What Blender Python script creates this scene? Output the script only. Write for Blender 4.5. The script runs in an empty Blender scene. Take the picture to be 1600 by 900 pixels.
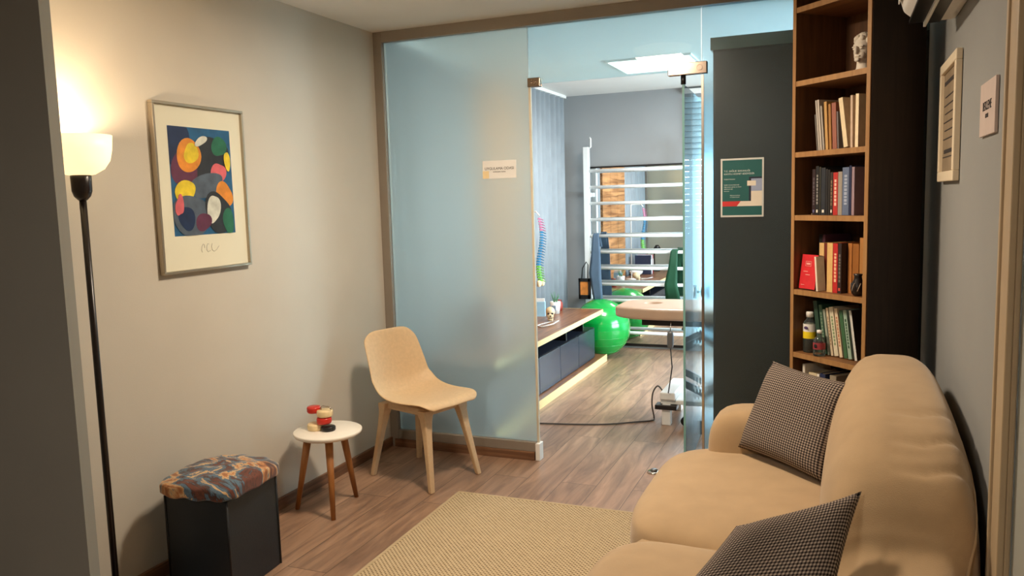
import bpy, bmesh, math, random
from mathutils import Vector, Matrix, Euler
random.seed(7)
S = bpy.context.scene
COL = S.collection
PI = math.pi
def lin(c):
    c /= 255.0
    return c/12.92 if c <= .04045 else ((c+.055)/1.055)**2.4
def C(r, g, b): return (lin(r), lin(g), lin(b), 1)

# ------------------------------------------------------------------ camera
cd = bpy.data.cameras.new('camera'); cam = bpy.data.objects.new('camera', cd); COL.objects.link(cam)
cd.sensor_width = 36; cd.lens = 1250.55/1600*36; cd.clip_start = .02; cd.clip_end = 100
yw, pt, rl = -.390238216, -.110434663, -.0283139873
F = Vector((math.sin(yw)*math.cos(pt), math.cos(yw)*math.cos(pt), math.sin(pt)))
r0 = Vector((math.cos(yw), -math.sin(yw), 0)); u0 = r0.cross(F)
rt = r0*math.cos(rl) + u0*math.sin(rl); up = -r0*math.sin(rl) + u0*math.cos(rl)
cam.matrix_world = Matrix(((rt.x, up.x, -F.x, 0), (rt.y, up.y, -F.y, 0), (rt.z, up.z, -F.z, 1.48), (0, 0, 0, 1)))
S.camera = cam
# ------------------------------------------------------------------ sky, lights, exposure
S.view_settings.view_transform = 'Standard'; S.view_settings.look = 'None'
S.view_settings.gamma = 1; S.view_settings.use_curve_mapping = False
S.view_settings.exposure = 0.12
S.cycles.use_denoising = True
S.cycles.max_bounces = 10; S.cycles.diffuse_bounces = 5; S.cycles.glossy_bounces = 5
S.cycles.transmission_bounces = 8; S.cycles.transparent_max_bounces = 12
S.cycles.sample_clamp_indirect = 6
W = bpy.data.worlds.new('sky'); S.world = W; W.use_nodes = True
W.node_tree.nodes['Background'].inputs[0].default_value = (.80, .93, 1.0, 1)
W.node_tree.nodes['Background'].inputs[1].default_value = 26.0
def area(name, loc, rot, sx, sy, power, col, portal=False, spread=PI):
    l = bpy.data.lights.new(name, 'AREA'); l.shape = 'RECTANGLE'; l.size = sx; l.size_y = sy
    l.energy = power; l.color = col; l.spread = spread
    if portal: l.cycles.is_portal = True
    o = bpy.data.objects.new(name, l); o.location = loc; o.rotation_euler = rot; COL.objects.link(o); return o
def point(name, loc, power, col, r=.05):
    l = bpy.data.lights.new(name, 'POINT'); l.energy = power; l.color = col; l.shadow_soft_size = r
    o = bpy.data.objects.new(name, l); o.location = loc; COL.objects.link(o); return o
area('sky_portal_back', (-.5, 7.72, 1.0), (-PI/2, 0, 0), 1.7, 1.75, 1, (1, 1, 1), True)
area('sky_portal_side', (1.72, 5.9, 1.35), (0, PI/2, 0), 1.7, 2.2, 1, (1, 1, 1), True)
area('ceiling_lamp_light', (-1.1, 2.9, 2.37), (0, 0, 0), .30, .30, 44, (1, .82, .63))
point('torchiere_light', (-2.385, 1.985, 1.702), 18, (1, .74, .48), .03)
area('led_panel_light', (-1.29, 6.09, 2.435), (0, 0, 0), .55, .55, 37, (1, .96, .92))
area('hall_fill_light', (-.9, -.6, 2.37), (0, 0, 0), .3, .3, 34, (1, .90, .78))  # added fill that brightens the near wall, no known lamp

# ------------------------------------------------------------------ material helpers
def newmat(name):
    m = bpy.data.materials.new(name); m.use_nodes = True
    nt = m.node_tree; return m, nt, nt.nodes['Principled BSDF']
def mat(name, col, rough=.6, metal=0, var=.06, scale=12, bump=0, bscale=80, stretch=(1, 1, 1), spec=.5, sheen=0, coat=0):
    m, nt, b = newmat(name); N, L = nt.nodes, nt.links
    b.inputs['Roughness'].default_value = rough; b.inputs['Metallic'].default_value = metal
    b.inputs['Specular IOR Level'].default_value = spec
    if sheen: b.inputs['Sheen Weight'].default_value = sheen
    if coat: b.inputs['Coat Weight'].default_value = coat
    tc = N.new('ShaderNodeTexCoord'); mp = N.new('ShaderNodeMapping'); mp.inputs['Scale'].default_value = stretch
    L.new(tc.outputs['Object'], mp.inputs[0])
    nz = N.new('ShaderNodeTexNoise'); nz.inputs['Scale'].default_value = scale; nz.inputs['Detail'].default_value = 4
    L.new(mp.outputs[0], nz.inputs[0])
    rp = N.new('ShaderNodeValToRGB'); e = rp.color_ramp.elements
    e[0].position = .3; e[1].position = .7
    e[0].color = [max(0, c*(1-var)) for c in col[:3]]+[1]; e[1].color = [min(1, c*(1+var)) for c in col[:3]]+[1]
    L.new(nz.outputs[0], rp.inputs[0]); L.new(rp.outputs[0], b.inputs['Base Color'])
    if bump:
        n2 = N.new('ShaderNodeTexNoise'); n2.inputs['Scale'].default_value = bscale; n2.inputs['Detail'].default_value = 3
        L.new(mp.outputs[0], n2.inputs[0])
        bp = N.new('ShaderNodeBump'); bp.inputs['Strength'].default_value = bump; bp.inputs['Distance'].default_value = .004
        L.new(n2.outputs[0], bp.inputs['Height']); L.new(bp.outputs[0], b.inputs['Normal'])
    return m
def woodmat(name, c1, c2, rough=.5, axis=0, sc=3.0, spec=.4):
    """grain running along the given local axis"""
    m, nt, b = newmat(name); N, L = nt.nodes, nt.links
    b.inputs['Roughness'].default_value = rough; b.inputs['Specular IOR Level'].default_value = spec
    tc = N.new('ShaderNodeTexCoord'); mp = N.new('ShaderNodeMapping')
    s = [14, 14, 14]; s[axis] = .9; mp.inputs['Scale'].default_value = s
    L.new(tc.outputs['Object'], mp.inputs[0])
    nz = N.new('ShaderNodeTexNoise'); nz.inputs['Scale'].default_value = sc; nz.inputs['Detail'].default_value = 7
    nz.inputs['Distortion'].default_value = .6; L.new(mp.outputs[0], nz.inputs[0])
    rp = N.new('ShaderNodeValToRGB'); e = rp.color_ramp.elements; e[0].position = .32; e[1].position = .68
    e[0].color = c1; e[1].color = c2
    L.new(nz.outputs[0], rp.inputs[0]); L.new(rp.outputs[0], b.inputs['Base Color'])
    return m
def floormat():
    m, nt, b = newmat('laminate_planks'); N, L = nt.nodes, nt.links
    tc = N.new('ShaderNodeTexCoord'); sp = N.new('ShaderNodeSeparateXYZ'); L.new(tc.outputs['Object'], sp.inputs[0])
    cb = N.new('ShaderNodeCombineXYZ'); L.new(sp.outputs['Y'], cb.inputs[0]); L.new(sp.outputs['X'], cb.inputs[1])
    br = N.new('ShaderNodeTexBrick'); br.offset = .37; br.inputs['Scale'].default_value = 1
    br.inputs['Brick Width'].default_value = 1.28; br.inputs['Row Height'].default_value = .19
    br.inputs['Mortar Size'].default_value = .0016; br.inputs['Mortar Smooth'].default_value = .3
    br.inputs['Color1'].default_value = (.25, .25, .25, 1); br.inputs['Color2'].default_value = (.9, .9, .9, 1)
    br.inputs['Mortar'].default_value = (0, 0, 0, 1)
    L.new(cb.outputs[0], br.inputs[0])
    # plank id shifts the grain
    sc = N.new('ShaderNodeVectorMath'); sc.operation = 'MULTIPLY_ADD'
    L.new(br.outputs['Color'], sc.inputs[0]); sc.inputs[1].default_value = (7, 7, 7)
    L.new(cb.outputs[0], sc.inputs[2])
    mp = N.new('ShaderNodeMapping'); mp.inputs['Scale'].default_value = (1.0, 8, 1); L.new(sc.outputs[0], mp.inputs[0])
    nz = N.new('ShaderNodeTexNoise'); nz.inputs['Scale'].default_value = 1.6; nz.inputs['Detail'].default_value = 8
    nz.inputs['Distortion'].default_value = 1.2; nz.inputs['Roughness'].default_value = .62
    L.new(mp.outputs[0], nz.inputs[0])
    rp = N.new('ShaderNodeValToRGB'); el = rp.color_ramp.elements
    el[0].position = .28; el[0].color = C(112, 88, 72); el[1].position = .72; el[1].color = C(188, 150, 122)
    e = el.new(.42); e.color = C(140, 110, 90); e = el.new(.56); e.color = C(164, 130, 105)
    L.new(nz.outputs[0], rp.inputs[0])
    mx = N.new('ShaderNodeMix'); mx.data_type = 'RGBA'; mx.blend_type = 'MULTIPLY'; mx.inputs[0].default_value = .30
    L.new(rp.outputs[0], mx.inputs[6]); L.new(br.outputs['Color'], mx.inputs[7])
    mo = N.new('ShaderNodeMix'); mo.data_type = 'RGBA'; L.new(br.outputs['Fac'], mo.inputs[0])
    L.new(mx.outputs[2], mo.inputs[6]); mo.inputs[7].default_value = C(60, 45, 36)
    L.new(mo.outputs[2], b.inputs['Base Color'])
    b.inputs['Roughness'].default_value = .36; b.inputs['Specular IOR Level'].default_value = .45
    return m
def wallmat(name, c, rough=.85): return mat(name, c, rough, var=.025, scale=3, bump=.08, bscale=220, spec=.3)
def clearglass(name, tint, haze=0.0, ior=1.35):
    m, nt, b = newmat(name); N, L = nt.nodes, nt.links; N.remove(b)
    out = N['Material Output']; tr = N.new('ShaderNodeBsdfTransparent'); tr.inputs[0].default_value = tint
    gl = N.new('ShaderNodeBsdfGlossy'); gl.inputs['Roughness'].default_value = .01
    fr = N.new('ShaderNodeFresnel'); fr.inputs[0].default_value = ior
    mx = N.new('ShaderNodeMixShader'); L.new(fr.outputs[0], mx.inputs[0]); L.new(tr.outputs[0], mx.inputs[1]); L.new(gl.outputs[0], mx.inputs[2])
    last = mx.outputs[0]
    if haze:
        df = N.new('ShaderNodeBsdfTranslucent'); df.inputs[0].default_value = (.75, .92, 1, 1)
        dd = N.new('ShaderNodeBsdfDiffuse'); dd.inputs[0].default_value = (.75, .92, 1, 1)
        ad = N.new('ShaderNodeMixShader'); L.new(df.outputs[0], ad.inputs[1]); L.new(dd.outputs[0], ad.inputs[2])
        m2 = N.new('ShaderNodeMixShader'); m2.inputs[0].default_value = haze
        L.new(last, m2.inputs[1]); L.new(ad.outputs[0], m2.inputs[2]); last = m2.outputs[0]
    L.new(last, out.inputs[0]); return m
def frostglass(name, dif=.30, tint=(.84, .90, .87, 1), rough=.36):
    m, nt, b = newmat(name); N, L = nt.nodes, nt.links; N.remove(b); out = N['Material Output']
    rf = N.new('ShaderNodeBsdfRefraction'); rf.inputs['Color'].default_value = tint
    rf.inputs['Roughness'].default_value = rough; rf.inputs['IOR'].default_value = 1.40
    tl = N.new('ShaderNodeBsdfTranslucent'); tl.inputs[0].default_value = (.78, .87, .87, 1)
    df = N.new('ShaderNodeBsdfDiffuse'); df.inputs[0].default_value = (.76, .80, .78, 1)
    gl = N.new('ShaderNodeBsdfGlossy'); gl.inputs['Roughness'].default_value = .32
    a = N.new('ShaderNodeMixShader'); a.inputs[0].default_value = .42; L.new(tl.outputs[0], a.inputs[1]); L.new(df.outputs[0], a.inputs[2])
    c = N.new('ShaderNodeMixShader'); c.inputs[0].default_value = dif; L.new(rf.outputs[0], c.inputs[1]); L.new(a.outputs[0], c.inputs[2])
    fr = N.new('ShaderNodeFresnel'); fr.inputs[0].default_value = 1.45
    d = N.new('ShaderNodeMixShader'); L.new(fr.outputs[0], d.inputs[0]); L.new(c.outputs[0], d.inputs[1]); L.new(gl.outputs[0], d.inputs[2])
    L.new(d.outputs[0], out.inputs[0]); return m
def emis(name, col, strength, base=None):
    m, nt, b = newmat(name)
    b.inputs['Base Color'].default_value = base or col; b.inputs['Emission Color'].default_value = col
    b.inputs['Emission Strength'].default_value = strength; b.inputs['Roughness'].default_value = .4
    return m
def checkmat(name, ca, cb, cell=.011):
    """fine woven check on local x/y"""
    m, nt, b = newmat(name); N, L = nt.nodes, nt.links
    tc = N.new('ShaderNodeTexCoord'); sp = N.new('ShaderNodeSeparateXYZ'); L.new(tc.outputs['UV'], sp.inputs[0])
    def sq(o):
        d = N.new('ShaderNodeMath'); d.operation = 'DIVIDE'; L.new(o, d.inputs[0]); d.inputs[1].default_value = cell
        f = N.new('ShaderNodeMath'); f.operation = 'FRACT'; L.new(d.outputs[0], f.inputs[0])
        g = N.new('ShaderNodeMath'); g.operation = 'GREATER_THAN'; L.new(f.outputs[0], g.inputs[0]); g.inputs[1].default_value = .5
        return g.outputs[0]
    ad = N.new('ShaderNodeMath'); ad.operation = 'ADD'; L.new(sq(sp.outputs[0]), ad.inputs[0]); L.new(sq(sp.outputs[1]), ad.inputs[1])
    dv = N.new('ShaderNodeMath'); dv.operation = 'MULTIPLY'; L.new(ad.outputs[0], dv.inputs[0]); dv.inputs[1].default_value = .5
    rp = N.new('ShaderNodeValToRGB'); rp.color_ramp.interpolation = 'CONSTANT'
    e = rp.color_ramp.elements; e[0].position = 0; e[0].color = ca; e[1].position = .75; e[1].color = cb
    k = e.new(.3); k.color = [(x*.72+y*.28) for x, y in zip(ca, cb)]
    L.new(dv.outputs[0], rp.inputs[0]); L.new(rp.outputs[0], b.inputs['Base Color'])
    b.inputs['Roughness'].default_value = .9; b.inputs['Specular IOR Level'].default_value = .15
    return m
def rugmat():
    m, nt, b = newmat('woven_sisal'); N, L = nt.nodes, nt.links
    tc = N.new('ShaderNodeTexCoord'); sp = N.new('ShaderNodeSeparateXYZ'); L.new(tc.outputs['Object'], sp.inputs[0])
    def mth(op, a, bb=None, v=None):
        n = N.new('ShaderNodeMath'); n.operation = op; L.new(a, n.inputs[0])
        if bb is not None: L.new(bb, n.inputs[1])
        if v is not None: n.inputs[1].default_value = v
        return n.outputs[0]
    sx = mth('SINE', mth('MULTIPLY', sp.outputs[0], v=2*PI/.021)); sy = mth('SINE', mth('MULTIPLY', sp.outputs[1], v=2*PI/.021))
    pr = mth('MULTIPLY', sx, sy)
    hf = mth('MULTIPLY_ADD', pr, v=.5); hf.node.inputs[2].default_value = .5
    nz = N.new('ShaderNodeTexNoise'); nz.inputs['Scale'].default_value = 60; L.new(tc.outputs['Object'], nz.inputs[0])
    mm = mth('MULTIPLY_ADD', nz.outputs[0], v=.35); L.new(hf, mm.node.inputs[2])
    rp = N.new('ShaderNodeValToRGB'); e = rp.color_ramp.elements
    e[0].position = .25; e[0].color = C(104, 84, 62); e[1].position = .75; e[1].color = C(190, 170, 136)
    L.new(mm, rp.inputs[0]); L.new(rp.outputs[0], b.inputs['Base Color'])
    bp = N.new('ShaderNodeBump'); bp.inputs['Strength'].default_value = .6; bp.inputs['Distance'].default_value = .003
    L.new(hf, bp.inputs['Height']); L.new(bp.outputs[0], b.inputs['Normal'])
    b.inputs['Roughness'].default_value = .95; b.inputs['Specular IOR Level'].default_value = .1
    return m
def tapestry():
    """printed velvet with broad strokes: the pattern is the fabric's own"""
    m, nt, b = newmat('printed_velvet'); N, L = nt.nodes, nt.links
    tc = N.new('ShaderNodeTexCoord'); mp = N.new('ShaderNodeMapping'); mp.inputs['Scale'].default_value = (3.5, 7.5, 3)
    mp.inputs['Rotation'].default_value = (0, 0, .75); L.new(tc.outputs['Object'], mp.inputs[0])
    nz = N.new('ShaderNodeTexNoise'); nz.inputs['Scale'].default_value = 1.1; nz.inputs['Detail'].default_value = 6
    nz.inputs['Distortion'].default_value = 1.4; nz.inputs['Roughness'].default_value = .65; L.new(mp.outputs[0], nz.inputs[0])
    rp = N.new('ShaderNodeValToRGB'); el = rp.color_ramp.elements
    el[0].position = .30; el[0].color = C(40, 26, 22); el[1].position = .72; el[1].color = C(60, 38, 28)
    for p, c in ((.40, C(104, 52, 34)), (.44, C(56, 34, 28)), (.47, C(84, 112, 130)), (.50, C(60, 84, 104)), (.52, C(206, 172, 124)), (.57, C(170, 108, 58)), (.65, C(90, 50, 36))):
        e = el.new(p); e.color = c
    L.new(nz.outputs[0], rp.inputs[0])
    L.new(rp.outputs[0], b.inputs['Base Color']); b.inputs['Roughness'].default_value = .8
    b.inputs['Sheen Weight'].default_value = .2
    return m

M = {}
M['wallL'] = wallmat('warm_grey_paint', C(199, 194, 182))
M['wallR'] = wallmat('blue_grey_paint', C(146, 147, 145))
M['wallH'] = wallmat('dark_grey_paint', C(128, 126, 118))
M['wallB'] = wallmat('treatment_grey_paint', C(150, 152, 152))
M['ceil'] = wallmat('white_ceiling_paint', C(222, 220, 214))
M['floor'] = floormat()
M['base'] = woodmat('baseboard_wood', C(96, 66, 46), C(136, 98, 70), .5, 1)
M['baseX'] = woodmat('baseboard_wood_cross', C(96, 66, 46), C(136, 98, 70), .5, 0)
M['alu'] = mat('taupe_aluminium', C(150, 140, 128), .45, .3, .02)
M['frost'] = frostglass('frosted_glass')
M['frost2'] = frostglass('frosted_glass_thin', .06, (.72, .86, .91, 1), .20)
M['clear'] = clearglass('clear_glass', (.80, .93, .96, 1), .14)
M['doorg'] = clearglass('door_glass', (.86, .97, .99, 1), .05, 1.12)
M['edge'] = mat('green_glass_edge', C(120, 170, 165), .2, 0, .05)
M['chrome'] = mat('brushed_chrome', C(190, 180, 168), .22, 1, .02)
M['bronze'] = mat('polished_steel', C(138, 124, 112), .2, 1, .05)
M['black'] = mat('black_plastic', C(22, 20, 20), .35, 0, .1)
M['blackm'] = mat('black_lacquer', C(26, 18, 16), .3, 0, .1)
M['white'] = mat('white_plastic', C(232, 230, 224), .4, 0, .02)
M['whitel'] = mat('white_laminate', C(240, 234, 222), .35, 0, .02)
M['cream'] = mat('cream_edge_band', C(236, 212, 150), .5, 0, .02)
M['walnut'] = woodmat('walnut_laminate', C(96, 62, 40), C(150, 104, 72), .3, 1)
M['slate'] = mat('slate_blue_lacquer', C(50, 58, 70), .22, 0, .05)
M['oakleg'] = woodmat('oak_leg', C(140, 88, 42), C(176, 118, 62), .45, 2)
M['odger'] = mat('sand_composite', C(212, 182, 142), .55, 0, .05, 60, .03, 300)
M['odgerleg'] = mat('sand_composite_legs', C(198, 168, 130), .6, 0, .05, 60)
M['case'] = woodmat('shaded_oak_veneer', C(84, 54, 30), C(112, 74, 42), .55, 2)  # oak darkened: shade inside the bookcase is put into the colour
M['caseX'] = woodmat('shaded_oak_veneer_cross', C(104, 68, 38), C(136, 92, 54), .55, 0)  # shelf oak, interior shade darkens this colour too
M['oakedge'] = woodmat('light_oak_lit_edge', C(142, 102, 60), C(168, 126, 78), .5, 2)  # paler oak, with the light on the front edges in its colour
M['casedark'] = woodmat('wenge_side_panel', C(38, 27, 20), C(50, 36, 26), .6, 2)
M['sofa'] = mat('beige_stretch_cover', C(176, 149, 114), .95, 0, .06, 9, .22, 420, spec=.1, sheen=.25)
M['check'] = checkmat('small_check_weave', C(30, 24, 27), C(172, 156, 142), .0105)
M['rug'] = rugmat()
M['rugb'] = mat('rug_binding', C(176, 156, 122), .9, 0, .06, 60)
M['tap'] = tapestry()
M['ott'] = mat('navy_faux_leather', C(22, 30, 36), .45, 0, .12, 8, .1, 150)
M['ottd'] = mat('black_piping', C(14, 16, 18), .5)
M['green'] = mat('glossy_green_vinyl', C(8, 158, 62), .22, 0, .05, coat=.4)
M['mirror'] = mat('mirror_silver', (.86, .88, .88, 1), 0.0, 1, 0)
M['wbar'] = mat('white_enamel_steel', C(228, 230, 228), .35, 0, .02)
M['tan'] = mat('tan_vinyl', C(196, 164, 138), .35, 0, .04)
M['steel'] = mat('grey_steel', C(120, 122, 124), .4, .6, .05)
M['curt'] = mat('grey_blue_curtain', C(142, 148, 152), .9, 0, .08, 6)
M['dgreen'] = mat('green_exercise_band', C(16, 74, 48), .7)
M['dblue'] = mat('blue_grey_cloth', C(84, 104, 124), .9)
M['dark'] = mat('charcoal_laminate', C(44, 42, 38), .7)
M['shade'] = emis('lit_opal_glass', (1, .72, .36, 1), 1.3, (1, .9, .7, 1))
M['led'] = emis('led_diffuser', (1, .93, .80, 1), 3.2)
M['red'] = mat('red_plastic', C(196, 44, 30), .35)
M['ivory'] = mat('ivory_plastic', C(232, 208, 160), .4)
M['bone'] = mat('bone_plaster', C(214, 190, 150), .7, 0, .1, 60)
M['plaster'] = mat('white_plaster', C(226, 216, 200), .7, 0, .05, 60)
M['paper'] = mat('white_paper', C(226, 224, 220), .8, 0, .02)
M['pages'] = mat('book_pages', C(222, 206, 172), .9, 0, .06, 90)
M['ink'] = mat('dark_ink', C(60, 54, 52), .8)
M['casing'] = mat('cream_door_casing', C(178, 157, 126), .5, 0, .03)
M['doorgrey'] = mat('grey_door_laminate', C(160, 162, 154), .5, 0, .03)
M['slat'] = None

# ------------------------------------------------------------------ geometry helpers
class MB:
    def __init__(s): s.v = []; s.f = []; s.mi = []; s.sm = []; s.uv = None
    def add(s, vs, fs, mi=0, sm=False, mtx=None):
        o = len(s.v)
        s.v += [tuple(mtx @ Vector(p)) if mtx else tuple(p) for p in vs]
        for f in fs: s.f.append([i+o for i in f]); s.mi.append(mi); s.sm.append(sm)
        return s
    def box(s, x0, x1, y0, y1, z0, z1, mi=0, mtx=None):
        vs = [(x0, y0, z0), (x1, y0, z0), (x1, y1, z0), (x0, y1, z0), (x0, y0, z1), (x1, y0, z1), (x1, y1, z1), (x0, y1, z1)]
        return s.add(vs, [(3, 2, 1, 0), (4, 5, 6, 7), (0, 1, 5, 4), (1, 2, 6, 5), (2, 3, 7, 6), (3, 0, 4, 7)], mi, False, mtx)
    def bar(s, p0, p1, w0, w1, h0=None, h1=None, mi=0, up=(0, 0, 1)):
        """tapered rectangular bar"""
        h0 = h0 or w0; h1 = h1 or w1
        p0, p1 = Vector(p0), Vector(p1); d = (p1-p0).normalized(); a = d.cross(Vector(up))
        if a.length < 1e-4: a = d.cross(Vector((0, 1, 0)))
        a.normalize(); b = a.cross(d)
        vs = []
        for p, w, h in ((p0, w0, h0), (p1, w1, h1)):
            for i, j in ((-1, -1), (1, -1), (1, 1), (-1, 1)): vs.append(p+a*i*w/2+b*j*h/2)
        return s.add(vs, [(0, 1, 2, 3), (7, 6, 5, 4), (1, 0, 4, 5), (2, 1, 5, 6), (3, 2, 6, 7), (0, 3, 7, 4)], mi)
    def tube(s, pts, r, n=10, mi=0, closed=False):
        pts = [Vector(p) for p in pts]; rs = r if isinstance(r, (list, tuple)) else [r]*len(pts)
        N_ = len(pts); vs = []; ref = None
        for i, p in enumerate(pts):
            d = (pts[(i+1) % N_ if closed else min(i+1, N_-1)]-pts[(i-1) % N_ if closed else max(i-1, 0)]).normalized()
            if ref is None:
                ref = d.cross(Vector((0, 0, 1)))
                if ref.length < 1e-3: ref = d.cross(Vector((1, 0, 0)))
            a = (ref-d*ref.dot(d)); a.normalize(); ref = a; b = d.cross(a)
            for k in range(n):
                t = 2*PI*k/n; vs.append(p+(a*math.cos(t)+b*math.sin(t))*rs[i])
        fs = []
        for i in range(N_ if closed else N_-1):
            j = (i+1) % N_
            for k in range(n):
                k2 = (k+1) % n; fs.append((i*n+k, i*n+k2, j*n+k2, j*n+k))
        if not closed: fs += [tuple(range(n))[::-1], tuple((N_-1)*n+k for k in range(n))]
        return s.add(vs, fs, mi, True)
    def lathe(s, prof, n=40, mi=0, c=(0, 0, 0), ax='z'):
        vs = []; idx = []
        for r, z in prof:
            if r < 1e-6: idx.append([len(vs)]); vs.append((0, 0, z))
            else:
                idx.append(list(range(len(vs), len(vs)+n)))
                vs += [(r*math.cos(2*PI*k/n), r*math.sin(2*PI*k/n), z) for k in range(n)]
        if ax == 'y': vs = [(x, z, -y) for x, y, z in vs]
        if ax == 'x': vs = [(z, y, -x) for x, y, z in vs]
        vs = [(x+c[0], y+c[1], z+c[2]) for x, y, z in vs]
        fs = []
        for a, b in zip(idx, idx[1:]):
            for k in range(n):
                k2 = (k+1) % n
                if len(a) == 1 and len(b) == 1: continue
                if len(a) == 1: fs.append((a[0], b[k2], b[k]))
                elif len(b) == 1: fs.append((a[k], a[k2], b[0]))
                else: fs.append((a[k], a[k2], b[k2], b[k]))
        return s.add(vs, fs, mi, True)
    def sphere(s, c, r, n=24, mi=0, sc=(1, 1, 1)):
        p = [(math.sin(PI*i/(n//2))*r, -math.cos(PI*i/(n//2))*r) for i in range(n//2+1)]
        t = MB().lathe(p, n); return s.add([(x*sc[0]+c[0], y*sc[1]+c[1], z*sc[2]+c[2]) for x, y, z in t.v], t.f, mi, True)
    def superbox(s, c, h, e=4, n=12, mi=0, fn=None, mtx=None):
        g = {}; vs = []; fs = []
        def V(p):
            k = tuple(round(x, 5) for x in p)
            if k not in g:
                q = sum(abs(x)**e for x in p)**(-1/e)
                w = (p[0]*q*h[0]+c[0], p[1]*q*h[1]+c[1], p[2]*q*h[2]+c[2])
                if fn: w = fn(*w)
                g[k] = len(vs); vs.append(w)
            return g[k]
        L_ = [math.tan((-1+2*i/n)*PI/4) for i in range(n+1)]
        for a in range(3):
            for sg in (-1, 1):
                for i in range(n):
                    for j in range(n):
                        q = []
                        for u, v in ((i, j), (i+1, j), (i+1, j+1), (i, j+1)):
                            p = [0, 0, 0]; p[a] = sg; p[(a+1) % 3] = L_[u]; p[(a+2) % 3] = L_[v]; q.append(V(p))
                        fs.append(q if sg > 0 else q[::-1])
        return s.add(vs, fs, mi, True, mtx)
    def poly(s, pts, mi=0):  # flat polygon
        return s.add(pts, [tuple(range(len(pts)))], mi)
    def prism(s, pts, dz, mi=0, fn=None):
        """pts: (a,b) outline, extruded 0..dz; fn maps (a,b,c) to xyz"""
        fn = fn or (lambda a, b, c: (a, b, c)); n = len(pts)
        vs = [fn(a, b, 0) for a, b in pts]+[fn(a, b, dz) for a, b in pts]
        fs = [tuple(range(n))[::-1], tuple(range(n, 2*n))]+[(i, (i+1) % n, n+(i+1) % n, n+i) for i in range(n)]
        return s.add(vs, fs, mi)
    def build(s, name, m, parent=None, bevel=0, sub=0, solid=0, loc=None, rot=None, seg=2, fixn=True):
        me = bpy.data.meshes.new(name); me.from_pydata(s.v, [], s.f)
        for x in (m if isinstance(m, (list, tuple)) else [m]): me.materials.append(x)
        me.polygons.foreach_set('material_index', s.mi); me.polygons.foreach_set('use_smooth', s.sm)
        if fixn and len(s.f) > 1:
            bm = bmesh.new(); bm.from_mesh(me); bmesh.ops.recalc_face_normals(bm, faces=bm.faces); bm.to_mesh(me); bm.free()
        me.update(); o = bpy.data.objects.new(name, me); COL.objects.link(o)
        if parent: o.parent = parent
        if loc: o.location = loc
        if rot: o.rotation_euler = rot
        if solid:
            d = o.modifiers.new('s', 'SOLIDIFY'); d.thickness = solid; d.offset = 0
        if bevel:
            d = o.modifiers.new('b', 'BEVEL'); d.width = bevel; d.segments = seg; d.limit_method = 'ANGLE'
        if sub:
            d = o.modifiers.new('u', 'SUBSURF'); d.levels = sub; d.render_levels = sub
        return o
def B(x0, x1, y0, y1, z0, z1): return MB().box(x0, x1, y0, y1, z0, z1)
def tag(o, label, cat, group=None, kind=None):
    o['label'] = label; o['category'] = cat
    if group: o['group'] = group
    if kind: o['kind'] = kind
    return o
def thing(name, label, cat, loc=(0, 0, 0), rz=0, group=None):
    o = bpy.data.objects.new(name, None); COL.objects.link(o); o.location = loc; o.rotation_euler = (0, 0, rz)
    o.empty_display_size = .05
    return tag(o, label, cat, group)
def struct(name, mb, m, **k):
    o = mb.build(name, m, **k)
    if o.parent is None: o['kind'] = 'structure'
    return o
def text(name, s, size, m, mtx, parent=None, align='CENTER', ext=.0003, xs=1.0):
    cu = bpy.data.curves.new(name, 'FONT'); cu.body = s; cu.size = size; cu.align_x = align; cu.align_y = 'CENTER'; cu.extrude = ext
    t = bpy.data.objects.new(name, cu); COL.objects.link(t); bpy.context.view_layer.update()
    me = bpy.data.meshes.new_from_object(t.evaluated_get(bpy.context.evaluated_depsgraph_get()))
    bpy.data.objects.remove(t)
    me.transform(mtx @ Matrix.Diagonal((xs, 1, 1, 1))); me.materials.clear(); me.materials.append(m)
    o = bpy.data.objects.new(name, me); COL.objects.link(o)
    if parent: o.parent = parent
    return o
# orientation: text facing -Y (read by someone looking +Y), facing +X, facing -X
def faceY(x, y, z): return Matrix.Translation((x, y, z)) @ Matrix.Rotation(PI/2, 4, 'X')
def faceNX(x, y, z): return Matrix.Translation((x, y, z)) @ Matrix.Rotation(-PI/2, 4, 'Z') @ Matrix.Rotation(PI/2, 4, 'X')
def facePX(x, y, z): return Matrix.Translation((x, y, z)) @ Matrix.Rotation(PI/2, 4, 'Z') @ Matrix.Rotation(PI/2, 4, 'X')

# ================================================================== SETTING
XL, XR, D, ZC, D2 = -2.524, .36, 4.15, 2.46, 7.6
XT = 1.7     # right side of treatment room
struct('floor', B(-4.2, 1.9, -1.8, 7.75, -.1, 0), M['floor'])
struct('ceiling', B(-4.2, 1.9, -1.8, 7.75, ZC, ZC+.1), M['ceil'])
struct('wall_left', B(XL-.1, XL, 1.6, D+.02, 0, ZC), M['wallL'])
struct('wall_treatment_left', B(XL-.1, XL, D+.02, D2+.1, 0, ZC), M['wallB'])
# short wall the picture is taken past
nb = MB().prism([(-4.2, 1.58), (-2.0, 1.58), (-2.082, 1.68), (-4.2, 1.68)], ZC)
struct('wall_near', nb, M['wallH'])
struct('wall_hall_left', B(-3.4, -3.3, -1.7, 1.58, 0, ZC), M['wallH'])
struct('wall_hall_back', B(-3.3, .36, -1.7, -1.6, 0, ZC), M['wallH'])
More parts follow.
